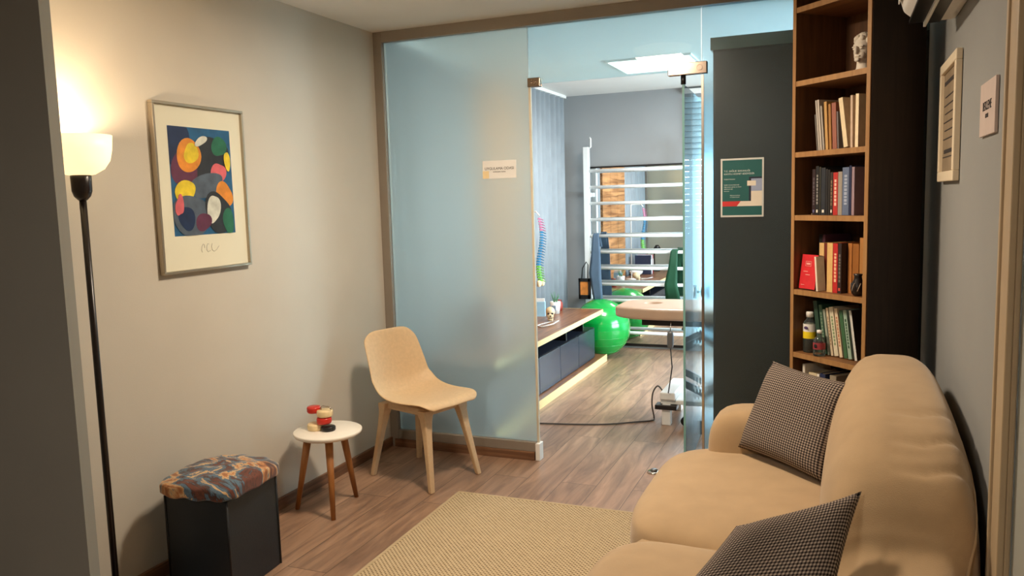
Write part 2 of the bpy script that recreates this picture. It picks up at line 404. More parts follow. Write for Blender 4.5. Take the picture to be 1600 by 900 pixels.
# right wall with a door opening y 1.22..2.06
wr = MB(); wr.box(XR, XR+.12, 1.99, D, 0, ZC); wr.box(XR, XR+.12, -1.7, 1.13, 0, ZC); wr.box(XR, XR+.12, 1.13, 1.99, 2.1, ZC)
struct('wall_right', wr, M['wallR'])
dr = struct('door_1', B(XR+.003, XR+.043, 1.135, 1.985, .005, 2.095), M['doorgrey'])
MB().tube([(XR+.01, 1.21, 1.0), (XR-.045, 1.21, 1.0), (XR-.045, 1.33, 1.0)], .009).build('door_handle', M['chrome'], dr)
cs = MB()
for y0, y1 in ((1.975, 2.16), (.96, 1.145)):
    cs.box(XR-.012, XR, y0, y1, 0, 2.33)
    a, b_ = (y1-.03, y1) if y0 > 2 else (y0, y0+.03)
    cs.box(XR-.026, XR-.012, a, b_, 0, 2.33)
    a, b_ = (y0, y0+.018) if y0 > 2 else (y1-.018, y1)
    cs.box(XR-.018, XR, a, b_, 0, 2.12)
cs.box(XR-.012, XR, 1.145, 1.975, 2.1, 2.33)
struct('trim_1', cs, M['casing'], bevel=.003)
# treatment-room shell
wb = MB(); wb.box(XL, -1.30, D2, D2+.12, 0, ZC); wb.box(-1.30, .30, D2, D2+.12, 1.86, ZC)
wb.box(-1.30, .30, D2, D2+.12, 0, .12); wb.box(.30, XT, D2, D2+.12, 0, ZC)
struct('wall_back', wb, M['wallB'])
wt = MB(); wt.box(XT, XT+.1, D, 4.8, 0, ZC); wt.box(XT, XT+.1, 7.0, D2+.12, 0, ZC)
wt.box(XT, XT+.1, 4.8, 7.0, 0, .5); wt.box(XT, XT+.1, 4.8, 7.0, 2.2, ZC)
struct('wall_treatment_right', wt, M['wallB'])
struct('wall_treatment_near', B(XR+.12, XT, D, D+.1, 0, ZC), M['wallB'])
def window(name, x0, x1, y0, y1, z0, z1, along):
    f = MB(); t = .05
    if along == 'x':
        f.box(x0, x1, y0, y1, z0, z0+t); f.box(x0, x1, y0, y1, z1-t, z1); f.box(x0, x0+t, y0, y1, z0, z1); f.box(x1-t, x1, y0, y1, z0, z1)
        xm = (x0+x1)/2; f.box(xm-.03, xm+.03, y0, y1, z0, z1)
        g = B(x0+t, x1-t, (y0+y1)/2-.003, (y0+y1)/2+.003, z0+t, z1-t)
    else:
        f.box(x0, x1, y0, y1, z0, z0+t); f.box(x0, x1, y0, y1, z1-t, z1); f.box(x0, x1, y0, y0+t, z0, z1); f.box(x0, x1, y1-t, y1, z0, z1)
        ym = (y0+y1)/2; f.box(x0, x1, ym-.03, ym+.03, z0, z1)
        g = B((x0+x1)/2-.003, (x0+x1)/2+.003, y0+t, y1-t, z0+t, z1-t)
    w = struct(name, f, M['white'], bevel=.003)
    g.build('pane', clearglass(name+'_glass', (.95, .98, 1, 1)), w)
window('window_1', -1.30, .30, D2+.03, D2+.09, .12, 1.86, 'x')
window('added_side_window', XT+.02, XT+.08, 4.8, 7.0, .5, 2.2, 'y')  # unseen window, added to let more daylight into the treatment room
# skirting
struct('baseboard_left', B(XL, XL+.014, 1.69, D-.03, 0, .058), M['base'], bevel=.002)
struct('baseboard_right', B(XR-.012, XR, 2.17, D-.03, 0, .058), M['base'], bevel=.002)
struct('baseboard_near', B(-2.50, -2.10, 1.68, 1.694, 0, .058), M['baseX'])
# glass partition profiles
pf = MB(); pf.box(XL, XL+.055, D-.03, D+.03, 0, ZC); pf.box(XL+.055, XR, D-.03, D+.03, 2.40, ZC)
struct('trim_2', pf, M['alu'], bevel=.002)
pr = MB(); pr.box(XL+.055, -1.575, D-.028, D+.03, .05, .105)
struct('trim_3', pr, M['alu'], bevel=.003)
struct('baseboard_partition', B(XL+.03, -1.585, D-.034, D+.034, 0, .05), M['baseX'], bevel=.002)
struct('trim_4', B(-.65, XR, D-.028, D+.03, 0, .06), M['alu'])

# fixed glass
gp = MB().box(XL+.055, -1.575, D-.005, D+.005, .105, 2.40).build('frosted_glass_panel', M['frost'])
tag(gp, 'large frosted glass panel behind the beige chair, left of the doorway', 'glass panel')
B(-1.575, -1.563, D-.008, D+.008, .10, 2.08).build('edge_seal', mat('beige_seal', C(206, 194, 170), .5), gp)
B(-1.580, -1.553, D-.03, D+.03, 0.0, .10).build('foot_clamp', M['white'], gp, bevel=.003)
gt = MB().box(-1.572, -.655, D-.005, D+.005, 2.095, 2.40).build('transom_glass', M['clear'])
tag(gt, 'clear bluish glass transom over the open doorway', 'glass panel')
g2 = MB().box(-.648, XR, D-.005, D+.005, .06, 2.40).build('frosted_glass_panel', M['frost2'])
tag(g2, 'frosted glass panel with the teal notice, between the doorway and the bookcase', 'glass panel')
B(-.652, -.640, D-.008, D+.008, .06, 2.07).build('edge_seal', M['chrome'], g2)

# patch fittings
t = thing('glass_clamp', 'small square steel clamp at the top left corner of the doorway', 'clamp', (-1.540, D, 2.103))
for s_ in (-1, 1): B(-.036, .036, s_*.014-.006, s_*.014+.006, -.024, .024).build('clamp_plate', M['bronze'], t, bevel=.003)
MB().lathe([(0, .004), (.011, .004), (.012, 0), (.012, -.002)], 20, 0, (0, -.022, 0), 'y').build('clamp_screw', M['chrome'], t)
t = thing('door_hinge_patch', 'long steel patch fitting above the pivot of the glass door', 'hinge', (-.72, D, 2.105))
for s_ in (-1, 1): B(-.097, .097, s_*.014-.006, s_*.014+.006, -.030, .030).build('hinge_plate', M['bronze'], t, bevel=.003)
MB().lathe([(0, .004), (.013, .004), (.014, 0), (.014, -.002)], 20, 0, (.062, -.022, 0), 'y').build('hinge_screw', M['chrome'], t)
MB().lathe([(0, -.075), (.013, -.075), (.013, -.03), (0, -.03)], 20, 0, (-.022, 0, 0)).build('pivot_pin', M['black'], t)

# open glass door
ang = math.atan2(.80, -.035)
dt = thing('glass_door', 'open clear glass door swung into the treatment room', 'door', (-.742, D, 0), ang)
B(0, .79, -.005, .005, .012, 2.03).build('glass_leaf', M['doorg'], dt)
B(-.006, 0, -.0055, .0055, .012, 2.03).build('glass_edge', M['edge'], dt)
h = MB()
for s_ in (-1, 1):
    h.tube([(.74, s_*.005, .89), (.74, s_*.045, .89)], .008); h.tube([(.74, s_*.045, .93), (.74, s_*.045, .85)], .011)
    h.lathe([(0, .004), (.03, .004), (.032, 0), (0, 0)], 24, 0, (.74, s_*.008, .89), 'y')
h.build('door_handle', M['chrome'], dt)
B(.70, .79, -.014, .014, .012, .10).build('lock_patch', M['steel'], dt, bevel=.004)
B(-.02, .06, -.012, .012, .001, .07).build('pivot_patch', M['steel'], dt, bevel=.003)
t = thing('floor_stop', 'small shiny metal door stop on the floor in the doorway', 'door stop', (-.905, 4.13, 0))
MB().lathe([(0, .006), (.034, .006), (.038, 0), (0, 0)], 28).build('base_plate', M['chrome'], t)
MB().lathe([(0, .021), (.012, .020), (.018, .016), (.018, .006), (0, .006)], 24, 0, (0.0, .004, 0)).build('stop_post', M['steel'], t)

# dark tall cabinet behind the frosted glass
t = thing('tall_cabinet', 'dark tall cabinet seen blurred behind the frosted glass', 'cabinet', (-.60, 4.19, 0))
B(0, 1.07, 0, .40, .0, 2.19).build('carcass', M['dark'], t)
B(-.012, 1.07, -.012, .41, 2.19, 2.25).build('cornice', mat('lit_rim_taupe', C(168, 162, 148), .6), t)  # paler than the carcass, painted as light on the top rim
for k in range(2): B(.01+k*.53, .535+k*.53, -.014, -.001, .08, 2.18).build('cabinet_door', M['dark'], t, bevel=.002)

# signs
t = tag(B(-1.861, -1.659, D-.0085, D-.0055, 1.598, 1.696).build('paper_sign', M['paper']), 'white paper sign with dark lettering taped on the frosted glass', 'sign')
text('lettering', 'UYGULAMA ODASI', .0205, M['ink'], faceY(-1.760, D-.0093, 1.652), t)
text('lettering', 'GÖRÜŞME ODASI', .0095, M['ink'], faceY(-1.760, D-.0093, 1.634), t)
B(-1.861, -1.823, D-.0092, D-.0087, 1.598, 1.640).build('tape', M['ivory'], t)
pm = [mat('notice_border', C(206, 208, 202), .6), mat('notice_teal', C(18, 88, 86), .6), mat('notice_red', C(200, 44, 44), .6),
      mat('notice_navy', C(20, 30, 50), .6), mat('notice_screen', C(150, 162, 190), .6), mat('notice_cream', C(224, 214, 196), .6)]
x0, x1, z0, z1 = -.557, -.350, 1.360, 1.650; yy = D-.0055
pb = MB(); pb.box(x0, x1, yy-.0015, yy, z0, z1, 0)
def rect(mb, a0, a1, b0, b1, k, dy): # fractions of the sheet
    mb.box(x0+(x1-x0)*a0, x0+(x1-x0)*a1, yy-.0015-dy, yy-.0014, z1-(z1-z0)*b1, z1-(z1-z0)*b0, k)
rect(pb, .04, .96, .03, .97, 1, .0004)
rect(pb, .66, .96, .32, .73, 3, .0006); rect(pb, .71, .96, .35, .73, 4, .0008); rect(pb, .71, .96, .56, .73, 5, .001)
rect(pb, .62, .82, .385, .47, 5, .0013)
rect(pb, .04, .96, .73, .815, 5, .0011); 
pb.prism([(x0+.04*(x1-x0), z1-.815*(z1-z0)), (x0+.38*(x1-x0), z1-.815*(z1-z0)), (x0+.47*(x1-x0), z1-.73*(z1-z0)), (x0+.04*(x1-x0), z1-.73*(z1-z0))], .0015, 2, lambda a, b, c: (a, yy-.0015-c, b))
pt_ = tag(pb.build('notice_poster', pm), 'teal notice sheet with red stripe stuck on the frosted glass by the bookcase', 'poster')
wt_ = mat('notice_white', C(214, 222, 216), .6)
def ptxt(s, sz, fa, fb): text('lettering', s, sz, wt_, faceY(x0+(x1-x0)*fa, yy-.0022, z1-(z1-z0)*fb), pt_, 'LEFT')
ptxt('T.C. SAĞLIK BAKANLIĞI', .0118, .08, .215); ptxt('KAYITLI HİZMET BİRİMİDİR', .0114, .08, .265)
ptxt('Değerli Hastamız', .0075, .08, .352); ptxt('Sağlık hizmeti hakkında', .0078, .08, .45)
ptxt('bilgi almak, görüş ve öneri', .0078, .08, .485); ptxt('bildirmek için', .0078, .08, .52)
ptxt('okutunuz', .0065, .08, .555); ptxt('Bilgi hattı danışma', .0065, .22, .63); ptxt('ve randevu birimi', .0065, .22, .66)

# ================================================================== LEFT SIDE
# floor lamp
t = thing('floor_lamp', 'black pole floor lamp with a lit opal glass bowl shade', 'lamp', (-2.385, 1.985, 0))
MB().lathe([(0, 0), (.128, 0), (.130, .006), (.126, .016), (.05, .024), (.018, .032), (0, .032)], 48).build('base', M['blackm'], t)
MB().tube([(0, 0, .03), (0, 0, 1.57)], .0115, 16).build('pole', M['blackm'], t)
MB().lathe([(0, 1.515), (.014, 1.517), (.026, 1.53), (.032, 1.548), (.033, 1.600), (.030, 1.604), (0, 1.604)], 32).build('socket_cup', M['blackm'], t)
MB().lathe([(.022, 1.600), (.045, 1.604), (.075, 1.622), (.094, 1.650), (.102, 1.685), (.106, 1.735), (.1035, 1.735), (.099, 1.687), (.091, 1.653), (.072, 1.626), (.044, 1.608), (.022, 1.604)], 56).build('lamp_shade', M['shade'], t)
MB().sphere((0, 0, 1.66), .028, 20, 0, (1, 1, 1.3)).build('bulb', emis('bulb_glow', (1, .75, .45, 1), 5), t)

# framed print (generic abstract)
fx, fy0, fy1, fz0, fz1 = XL, 2.425, 2.945, 1.215, 1.908
t = thing('framed_print', 'silver framed colourful abstract art print hanging on the left wall', 'picture', (fx, (fy0+fy1)/2, fz0))
hw, hh = (fy1-fy0)/2, fz1-fz0
fm = MB(); w_ = .012
for a in ((-hw, hw, 0, w_), (-hw, hw, hh-w_, hh), (-hw, -hw+w_, w_, hh-w_), (hw-w_, hw, w_, hh-w_)): fm.box(.002, .026, a[0], a[1], a[2], a[3])
fm.build('frame', mat('champagne_aluminium', C(176, 164, 144), .3, .7, .02), t, bevel=.002)
B(.002, .012, -hw+w_, hw-w_, w_, hh-w_).build('mat_board', mat('cream_mat', C(236, 230, 212), .8, 0, .01), t)
am = [mat('art_'+n, c, .6, 0, .22, 22) for n, c in (('blue', C(34, 92, 138)), ('charcoal', C(44, 48, 58)), ('orange', C(226, 142, 50)), ('yellow', C(232, 204, 50)),
      ('pink', C(214, 100, 110)), ('white', C(214, 214, 206)), ('green', C(40, 110, 84)), ('greyblue', C(84, 96, 114)), ('plum', C(100, 48, 78)), ('navy', C(24, 44, 84)))]
art = MB()
A0, A1, B0, B1 = -.178, .178, .152, .600
def ay(a): return A0+(A1-A0)*a
def bz(b): return B0+(B1-B0)*b
_lay = [0]
def blob(cx, cz, rx, rz, k, rot=0, wob=.08, n=28, seed=0):
    rr = random.Random(seed); ph = [rr.random()*6.28 for _ in range(3)]
    _lay[0] += 1; h_ = .0124+.00022*_lay[0]; pts = []
    for i in range(n):
        th = 2*PI*i/n; q = 1+wob*math.sin(2*th+ph[0])+wob*.6*math.sin(3*th+ph[1])
        px_, pz_ = rx*q*math.cos(th), rz*q*math.sin(th)
        a = cx+px_*math.cos(rot)-pz_*math.sin(rot); b = cz+px_*math.sin(rot)+pz_*math.cos(rot)
        pts.append((h_, ay(min(1, max(0, a))), bz(min(1, max(0, b)))))
    art.add(pts, [tuple(range(n))], k)
art.add([(.0123, A0, B0), (.0123, A1, B0), (.0123, A1, B1), (.0123, A0, B1)], [(0, 1, 2, 3)], 0)
for a in [(.10, .85, .22, .20, 9, 0, .1), (.62, .70, .34, .22, 1, .5, .1), (.22, .62, .18, .20, 8, -.3, .12), (.30, .74, .20, .15, 2, .3, .06), (.34, .76, .12, .09, 3, 0, .1),
          (.80, .84, .12, .10, 6, .2, .1), (.76, .58, .13, .10, 4, .5, .12), (.55, .47, .30, .10, 7, .2, .1), (.20, .40, .18, .10, 3, .4, .12), (.84, .38, .14, .12, 2, -.2, .1),
          (.28, .18, .30, .20, 7, .1, .08), (.72, .20, .22, .20, 1, -.2, .1), (.64, .24, .10, .15, 5, -.3, .12), (.20, .16, .12, .12, 9, .1, .1), (.46, .12, .12, .09, 8, .2, .1),
          (.88, .12, .10, .12, 6, 0, .1), (.50, .88, .10, .04, 5, .3, .1), (.10, .28, .06, .10, 4, 0, .2), (.92, .70, .05, .10, 3, .2, .1)]:
    blob(*a, seed=int(a[0]*1000+a[1]*77))
art.build('art_print', am, t, fixn=False)
sg = MB()
for i, (a, b) in enumerate([(.40, .62), (.50, .60), (.60, .62)]):
    sg.tube([(.0128, ay(a)+.018*math.cos(q*.7+i)+.004*q, .095+.018*math.sin(q*.9+i)) for q in range(6)], .0009, 5)
sg.build('pencil_scribble', mat('pencil', C(160, 154, 144), .8), t)
B(.0262, .0272, -hw+w_, hw-w_, w_, hh-w_).build('glazing', clearglass('picture_glazing', (.97, .98, .97, 1), 0, 1.06), t)

# ottoman with printed cushion
t = thing('storage_stool', 'dark navy box stool with a printed velvet cushion lid', 'stool', (-2.262, 2.405, 0), math.radians(4))
MB().box(-.142, .142, -.155, .155, .0, .385).build('box', M['ott'], t, bevel=.006)
for sx in (-1, 1):
    for sy in (-1, 1): MB().tube([(sx*.142, sy*.155, .004), (sx*.142, sy*.155, .383)], .0045, 8).build('corner_piping', M['ottd'], t)
def ottf(x, y, z):
    r2 = (x/.185)**2+(y/.20)**2
    return (x, y, z+(.022*(1-min(1, r2*.7)) if z > .415 else 0)+.005*math.sin(x*60)*math.cos(y*50))
MB().superbox((0, 0, .412), (.176, .192, .030), 5, 16, 0, ottf).build('cushion_lid', M['tap'], t)

# round side table
t = thing('side_table', 'small round white table on three splayed oak legs by the left wall', 'table', (-2.285, 3.155, 0))
MB().lathe([(0, .372), (.150, .372), (.160, .378), (.164, .384), (.164, .392), (.160, .395), (0, .395)], 64).build('tabletop', M['whitel'], t)
for fx_, fy_ in ((-.157, -.065), (.095, -.125), (.033, .165)):
    d_ = Vector((fx_, fy_, 0)); tp = d_*.56
    MB().tube([(fx_, fy_, 0), (tp.x, tp.y, .374)], [.011, .0195], 14).build('leg', M['oakleg'], t)

# toy on the table: rings on a bent rod, red cream and black discs
t = thing('stacked_disc_toy', 'stack of red, cream and black plastic discs on the white table', 'ornament', (-2.315, 3.150, .395))
def disc(name, x, y, z, r, h_, m):
    MB().lathe([(0, 0), (r*.9, 0), (r, h_*.25), (r, h_*.8), (r*.93, h_), (0, h_)], 32, 0, (x, y, z)).build(name, m, t)
disc('black_disc', .035, -.005, .000, .029, .018, M['black'])
disc('cream_disc', -.022, -.01, .000, .033, .026, M['ivory'])
disc('red_disc', .016, -.004, .028, .030, .024, M['red'])
disc('cream_disc', .018, .0, .056, .032, .026, M['ivory'])
disc('red_disc', -.034, .0, .068, .028, .024, M['red'])
MB().tube([(.0, 0, .02), (.0, 0, .094), (.012, 0, .098), (.046, -.004, .096), (.052, -.004, .085)], .003, 8).build('wire_rod', M['chrome'], t)
t.scale = (1.2, 1.2, 1.2)

# beige chair
ct = thing('shell_chair', 'beige one-piece shell chair on four splayed legs before the frosted glass', 'chair', (-2.076, 3.725, 0), math.radians(-18))
prof = [(.245, .418, .150), (.238, .436, .185), (.205, .447, .208), (.12, .440, .222), (.02, .428, .226), (-.08, .424, .222), (-.145, .436, .216), (-.185, .470, .212),
        (-.208, .520, .208), (-.222, .585, .203), (-.234, .650, .196), (-.246, .715, .190), (-.255, .762, .180), (-.260, .786, .150)]
sh = MB(); nu = 14; vs = []; fs = []
for i, (f_, z_, hw_) in enumerate(prof):
    s_ = i/(len(prof)-1); dish = .012+.045*math.exp(-((s_-.50)/.16)**2); fwd = .05*math.exp(-((s_-.62)/.22)**2)
    for j in range(nu+1):
        q = -1+2*j/nu; q_ = math.copysign(abs(q)**.92, q)
        zz = z_+dish*q*q*(1 if s_ < .6 else .2)+(-.012*q**4 if s_ < .12 else 0)-(.022*abs(q)**5 if s_ > .9 else 0)
        vs.append((f_+fwd*q*q+.0, q_*hw_, zz))
for i in range(len(prof)-1):
    for j in range(nu): a = i*(nu+1)+j; fs.append((a, a+1, a+nu+2, a+nu+1))
sh.add(vs, fs, 0, True); sh.build('seat_shell', M['odger'], ct, solid=.012, sub=2)
ul = MB(); ul.superbox((.0, 0, .405), (.165, .14, .022), 5, 8); ul.build('seat_support', M['odgerleg'], ct)
def inchair(px, py):
    v = Vector((px+2.076, py-3.725, 0)); v.rotate(Euler((0, 0, math.radians(18)))); return v
feet = [inchair(-2.345, 3.630), inchair(-1.907, 3.482), inchair(-1.800, 3.822), inchair(-2.246, 3.970)]
for p in feet:
    tp = Vector((p.x*.66, p.y*.70, .405)); g_ = MB()
    pts = [(p*1.0, .030, .026), (p.lerp(Vector((tp.x, tp.y, 0)), .5), .038, .032), (Vector((tp.x, tp.y, 0)), .062, .050)]
    zs = [0, .21, .412]
    rings = []
    for f2, w_a, w_b in ((0, .028, .024), (.35, .034, .028), (.7, .042, .034), (.88, .054, .042), (1, .078, .056)):
        cx_, cy_, cz_ = p.x+(tp.x-p.x)*f2, p.y+(tp.y-p.y)*f2, .410*f2; k_ = len(rings)
        rings.append([(cx_-w_b/2, cy_-w_a/2, cz_), (cx_+w_b/2, cy_-w_a/2, cz_), (cx_+w_b/2, cy_+w_a/2, cz_), (cx_-w_b/2, cy_+w_a/2, cz_)])
    vv = [q_ for r_ in rings for q_ in r_]; ff = [(3, 2, 1, 0), tuple(len(vv)-4+k_ for k_ in range(4))]
    for k_ in range(len(rings)-1):
        for m_ in range(4): ff.append((k_*4+m_, k_*4+(m_+1) % 4, k_*4+4+(m_+1) % 4, k_*4+4+m_))
    g_.add(vv, ff, 0, False)
    g_.build('leg', M['odgerleg'], ct, bevel=.005)
for a, b in ((0, 1), (3, 2), (0, 3), (1, 2)):
    A_, B_ = feet[a], feet[b]
    MB().bar((A_.x*.66, A_.y*.70, .395), (B_.x*.66, B_.y*.70, .395), .026, .026, .036, .036).build('rail', M['odgerleg'], ct, bevel=.006)

# rug
t = thing('rug', 'beige woven sisal rug on the wooden floor before the sofa', 'rug', (-1.0, 2.45, 0), math.radians(.4))
B(-.755, .72, -1.10, 1.07, .0, .009).build('woven_field', M['rug'], t)
rb = MB(); rb.box(-.772, .737, 1.07, 1.088, 0, .011); rb.box(-.772, .737, -1.118, -1.10, 0, .011)
rb.box(-.772, -.755, -1.10, 1.07, 0, .011); rb.box(.72, .737, -1.10, 1.07, 0, .011)
rb.build('edge_binding', M['rugb'], t, bevel=.003)

# ================================================================== SOFA
sofa = thing('sofa', 'beige two-seat sofa in a loose stretch cover along the right wall', 'sofa', (0, 0, 0))
MB().superbox((-.155, 2.45, .22), (.445, .885, .19), 9, 14).build('base', M['sofa'], sofa)
def seatf(x, y, z):
    z2 = z+(.012*math.sin(x*9+y*3)*.5 if z > .4 else 0)
    return (x, y, z2)
MB().superbox((-.285, 2.845, .345), (.365, .492, .118), 4.2, 22, 0, seatf).build('seat_cushion', M['sofa'], sofa)
MB().superbox((-.285, 1.96, .345), (.375, .400, .112), 4.2, 22, 0, seatf).build('seat_cushion', M['sofa'], sofa)
# arms
def armf(x, y, z): return (x, y, z)
MB().superbox((-.205, 3.285, .32), (.28, .120, .300), 5, 18).build('armrest', M['sofa'], sofa)
MB().superbox((-.13, 1.48, .32), (.36, .13, .300), 3.6, 18).build('armrest', M['sofa'], sofa)
# back: loft of sections along y (y, top z, front x, rear x)
sec = [(3.385, .50, .15, .20), (3.375, .64, .11, .225), (3.35, .75, .075, .25), (3.30, .825, .045, .275), (3.20, .874, .02, .300), (3.02, .890, .0, .330), (2.8, .882, -.015, .342), (2.55, .858, -.025, .347),
       (2.38, .825, -.028, .348), (2.28, .790, -.028, .346), (2.21, .745, -.026, .342), (2.165, .690, -.02, .335), (2.13, .630, -.015, .318), (2.09, .580, -.01, .305), (1.98, .555, .0, .29), (1.78, .53, .01, .27), (1.62, .48, .03, .25)]
vs = []; fs = []; nk = 56
for (y_, zt, xf, xr) in sec:
    zb = .20; cx = (xf+xr)/2; hx = (xr-xf)/2
    for k in range(nk):
        th = PI*k/(nk-1); c_, s_ = math.cos(th), math.sin(th); e = 2/3.0 if c_ > 0 else .34
        x_ = cx-hx*math.copysign(abs(c_)**e, c_); hgt = (zt-zb)
        z_ = zb+hgt*(abs(s_)**((2/3.4) if c_ > 0 else .40))
        bul = -.028*math.sin(PI*min(1, max(0, (z_-.38)/(zt-.34+1e-6)))) if c_ > .2 else 0
        # tension folds near the rear corner of the near end
        fo = 0
        if k > nk*.45:
            for yc, zc2, am_ in ((2.30, .80, .007), (2.14, .74, .008), (2.06, .66, .007)):
                fo -= am_*math.exp(-((y_-yc+(.3-x_)*.25)/.022)**2)
        vs.append((x_+bul, y_, z_+fo))
# densify along y by interpolation
def dens(vs, nk, sec, m=10):
    out = []
    for i in range(len(sec)-1):
        for q in range(m):
            f_ = q/m
            p0 = vs[max(i-1, 0)*nk:(max(i-1, 0)+1)*nk]; p1 = vs[i*nk:(i+1)*nk]; p2 = vs[(i+1)*nk:(i+2)*nk]; p3 = vs[min(i+2, len(sec)-1)*nk:(min(i+2, len(sec)-1)+1)*nk]
            for a, b, c, d in zip(p0, p1, p2, p3):
                r = []
                for u, v, w, x in zip(a, b, c, d):
                    r.append(.5*((2*v)+(-u+w)*f_+(2*u-5*v+4*w-x)*f_*f_+(-u+3*v-3*w+x)*f_**3))
                out.append(tuple(r))
    out += vs[-nk:]; return out
dv = dens(vs, nk, sec); rows = len(dv)//nk
def foldz(x, y, z):
    f_ = 0
    if z > .45 and x > .12:
        for yc, sl in ((2.52, .5), (2.37, .45), (2.26, .3)):
            q = (y-yc+(.31-x)*sl+.6*(.31-x)**2); f_ += .011*math.exp(-(q/.014)**2)*min(1, (x-.12)/.08)
    return z-f_
dv = [(x, y, foldz(x, y, z)) for x, y, z in dv]
bk = MB()
for i in range(rows-1):
    for k in range(nk-1): a = i*nk+k; fs.append((a, a+1, a+nk+1, a+nk))
fs.append(tuple(range(nk))); fs.append(tuple((rows-1)*nk+k for k in range(nk)))
bk.add(dv, fs, 0, True); bk.build('backrest', M['sofa'], sofa)
pip = []
for (y_, zt, xf, xr) in sec[3:]:
    cx = (xf+xr)/2; hx = (xr-xf)/2; th = PI*.78
    pip.append((cx+hx*abs(math.cos(th))**.34, y_, .20+(zt-.20)*abs(math.sin(th))**.40+.001))
MB().tube(pip, .004, 8).build('piping', M['sofa'], sofa)
for px_, py_ in ((-.52, 1.62), (-.52, 3.22), (.22, 1.62), (.22, 3.22)):
    MB().tube([(px_, py_, .0125 if px_ < 0 else 0), (px_, py_, .07)], [.02, .026], 12).build('foot', M['black'], sofa)

# pillows
def pillow(name, label, B1_, B2_, T1_, T2_, th, seed=0):
    B1_, B2_, T1_, T2_ = map(Vector, (B1_, B2_, T1_, T2_)); c = (B1_+B2_+T1_+T2_)/4
    ex = ((B2_-B1_)+(T2_-T1_)).normalized(); ey = ((T1_-B1_)+(T2_-B2_)); ey = (ey-ex*ey.dot(ex)).normalized(); ez = ex.cross(ey)
    R_ = Matrix((ex, ey, ez)).transposed().to_4x4(); n = 22
    loc = []
    for p in (B1_, B2_, T2_, T1_): q = R_.to_3x3().transposed() @ (p-c); loc.append(q)
    vs, fs, uvs = [], [], []
    for s_ in (1, -1):
        for i in range(n+1):
            for j in range(n+1):
                u, v = i/n, j/n; p = (loc[0]*(1-u)*(1-v)+loc[1]*u*(1-v)+loc[2]*u*v+loc[3]*(1-u)*v)
                a, b = 2*u-1, 2*v-1
                pin = 1-.055*((1-a*a)*(b**4)+(1-b*b)*(a**4))
                h_ = th*((1-a**4)*(1-b**4))**.55
                vs.append((p.x*pin, p.y*pin, p.z+s_*h_)); uvs.append((u*.42, v*.42))
    N1 = (n+1)**2
    for s_ in (0, 1):
        for i in range(n):
            for j in range(n):
                q = s_*N1+i*(n+1)+j; f_ = (q, q+n+1, q+n+2, q+1); fs.append(f_ if s_ == 0 else f_[::-1])
    me = bpy.data.meshes.new(name); me.from_pydata(vs, [], fs)
    ul_ = me.uv_layers.new(name='UVMap')
    for lp in me.loops: ul_.data[lp.index].uv = uvs[lp.vertex_index]
    for p in me.polygons: p.use_smooth = True
    bm = bmesh.new(); bm.from_mesh(me); bmesh.ops.remove_doubles(bm, verts=bm.verts, dist=.0004); bm.to_mesh(me); bm.free()
    me.materials.append(M['check']); o = bpy.data.objects.new(name, me); COL.objects.link(o)
    R_.translation = c; o.matrix_world = R_
    return tag(o, label, 'pillow', 'checked pillows on the sofa')
pillow('throw_pillow', 'dark checked pillow leaning in the far corner of the sofa near the bookcase', (-.358, 3.163, .486), (-.040, 2.853, .482), (-.237, 3.260, .817), (.048, 2.988, .804), .057)
pillow('throw_pillow', 'dark checked pillow at the near end of the sofa, cut by the bottom edge', (-.42, 1.70, .47), (-.02, 1.77, .48), (-.222, 1.93, .675), (.062, 2.155, .715), .055)

# ================================================================== RIGHT WALL
t = thing('wall_frame', 'white framed document hanging on the right wall above the sofa', 'picture', (XR, 3.0, 1.50))
fm = MB(); w_ = .035; L_ = .45; H_ = .425
for a in ((0, L_, 0, w_), (0, L_, H_-w_, H_), (0, w_, w_, H_-w_), (L_-w_, L_, w_, H_-w_)): fm.box(-.022, -.002, a[0], a[1], a[2], a[3])
fm.build('frame', mat('cream_frame', C(232, 216, 188), .5, 0, .02), t, bevel=.003)
doc = B(-.010, -.004, w_, L_-w_, w_, H_-w_).build('document', mat('document_paper', C(150, 132, 108), .6, 0, .1, 9), t)
ln = MB()
for i, zz in enumerate((.345, .30, .27, .24, .21, .18, .15, .10, .085)): ln.box(-.0112, -.0098, .07+.02*(i % 3), .39-.03*(i % 2), zz, zz+(.014 if i in (0, 7) else .004))
ln.build('printed_lines', M['ink'], t)
t = tag(B(XR-.009, XR-.001, 2.325, 2.56, 1.612, 1.752).build('door_sign', mat('pale_pink_plate', C(206, 188, 178), .5), bevel=.001), 'pale plate sign with dark letters on the right wall beside the door', 'sign')
text('lettering', 'BEKLEME', .034, M['ink'], faceNX(XR-.0096, 2.443, 1.688), t)
text('lettering', 'ODASI', .016, M['ink'], faceNX(XR-.0096, 2.443, 1.662), t)
# air conditioner
t = thing('air_conditioner', 'white wall air conditioner high on the right wall, cut by the top edge', 'air conditioner', (XR, 2.40, 2.055))
acp = [(0, .0), (-.02, -.004), (-.09, -.004), (-.13, .006), (-.163, .035), (-.175, .075), (-.18, .16), (-.165, .24), (-.13, .275), (0, .28)]
MB().prism(acp, .80, 0, lambda a, b, c: (a-.002, c, b)).build('housing', M['white'], t, bevel=.006)
MB().box(-.150, -.105, .03, .77, -.010, .0).box(-.095, -.055, .03, .77, -.014, -.003).build('air_outlet', M['black'], t)
MB().box(-.104, -.096, .03, .79, -.022, .0).build('louver', M['white'], t)
B(-.184, -.180, .02, .78, .06, .23).build('front_panel', M['white'], t, bevel=.001)

# ================================================================== BOOKCASE
BW, BD = .412, .287
bang = math.atan2(-.698, .716)
BL = Vector((-.1953, 3.688, 0))
bc = thing('bookcase', 'tall narrow oak bookcase turned across the corner, full of books', 'bookcase', tuple(BL), bang)
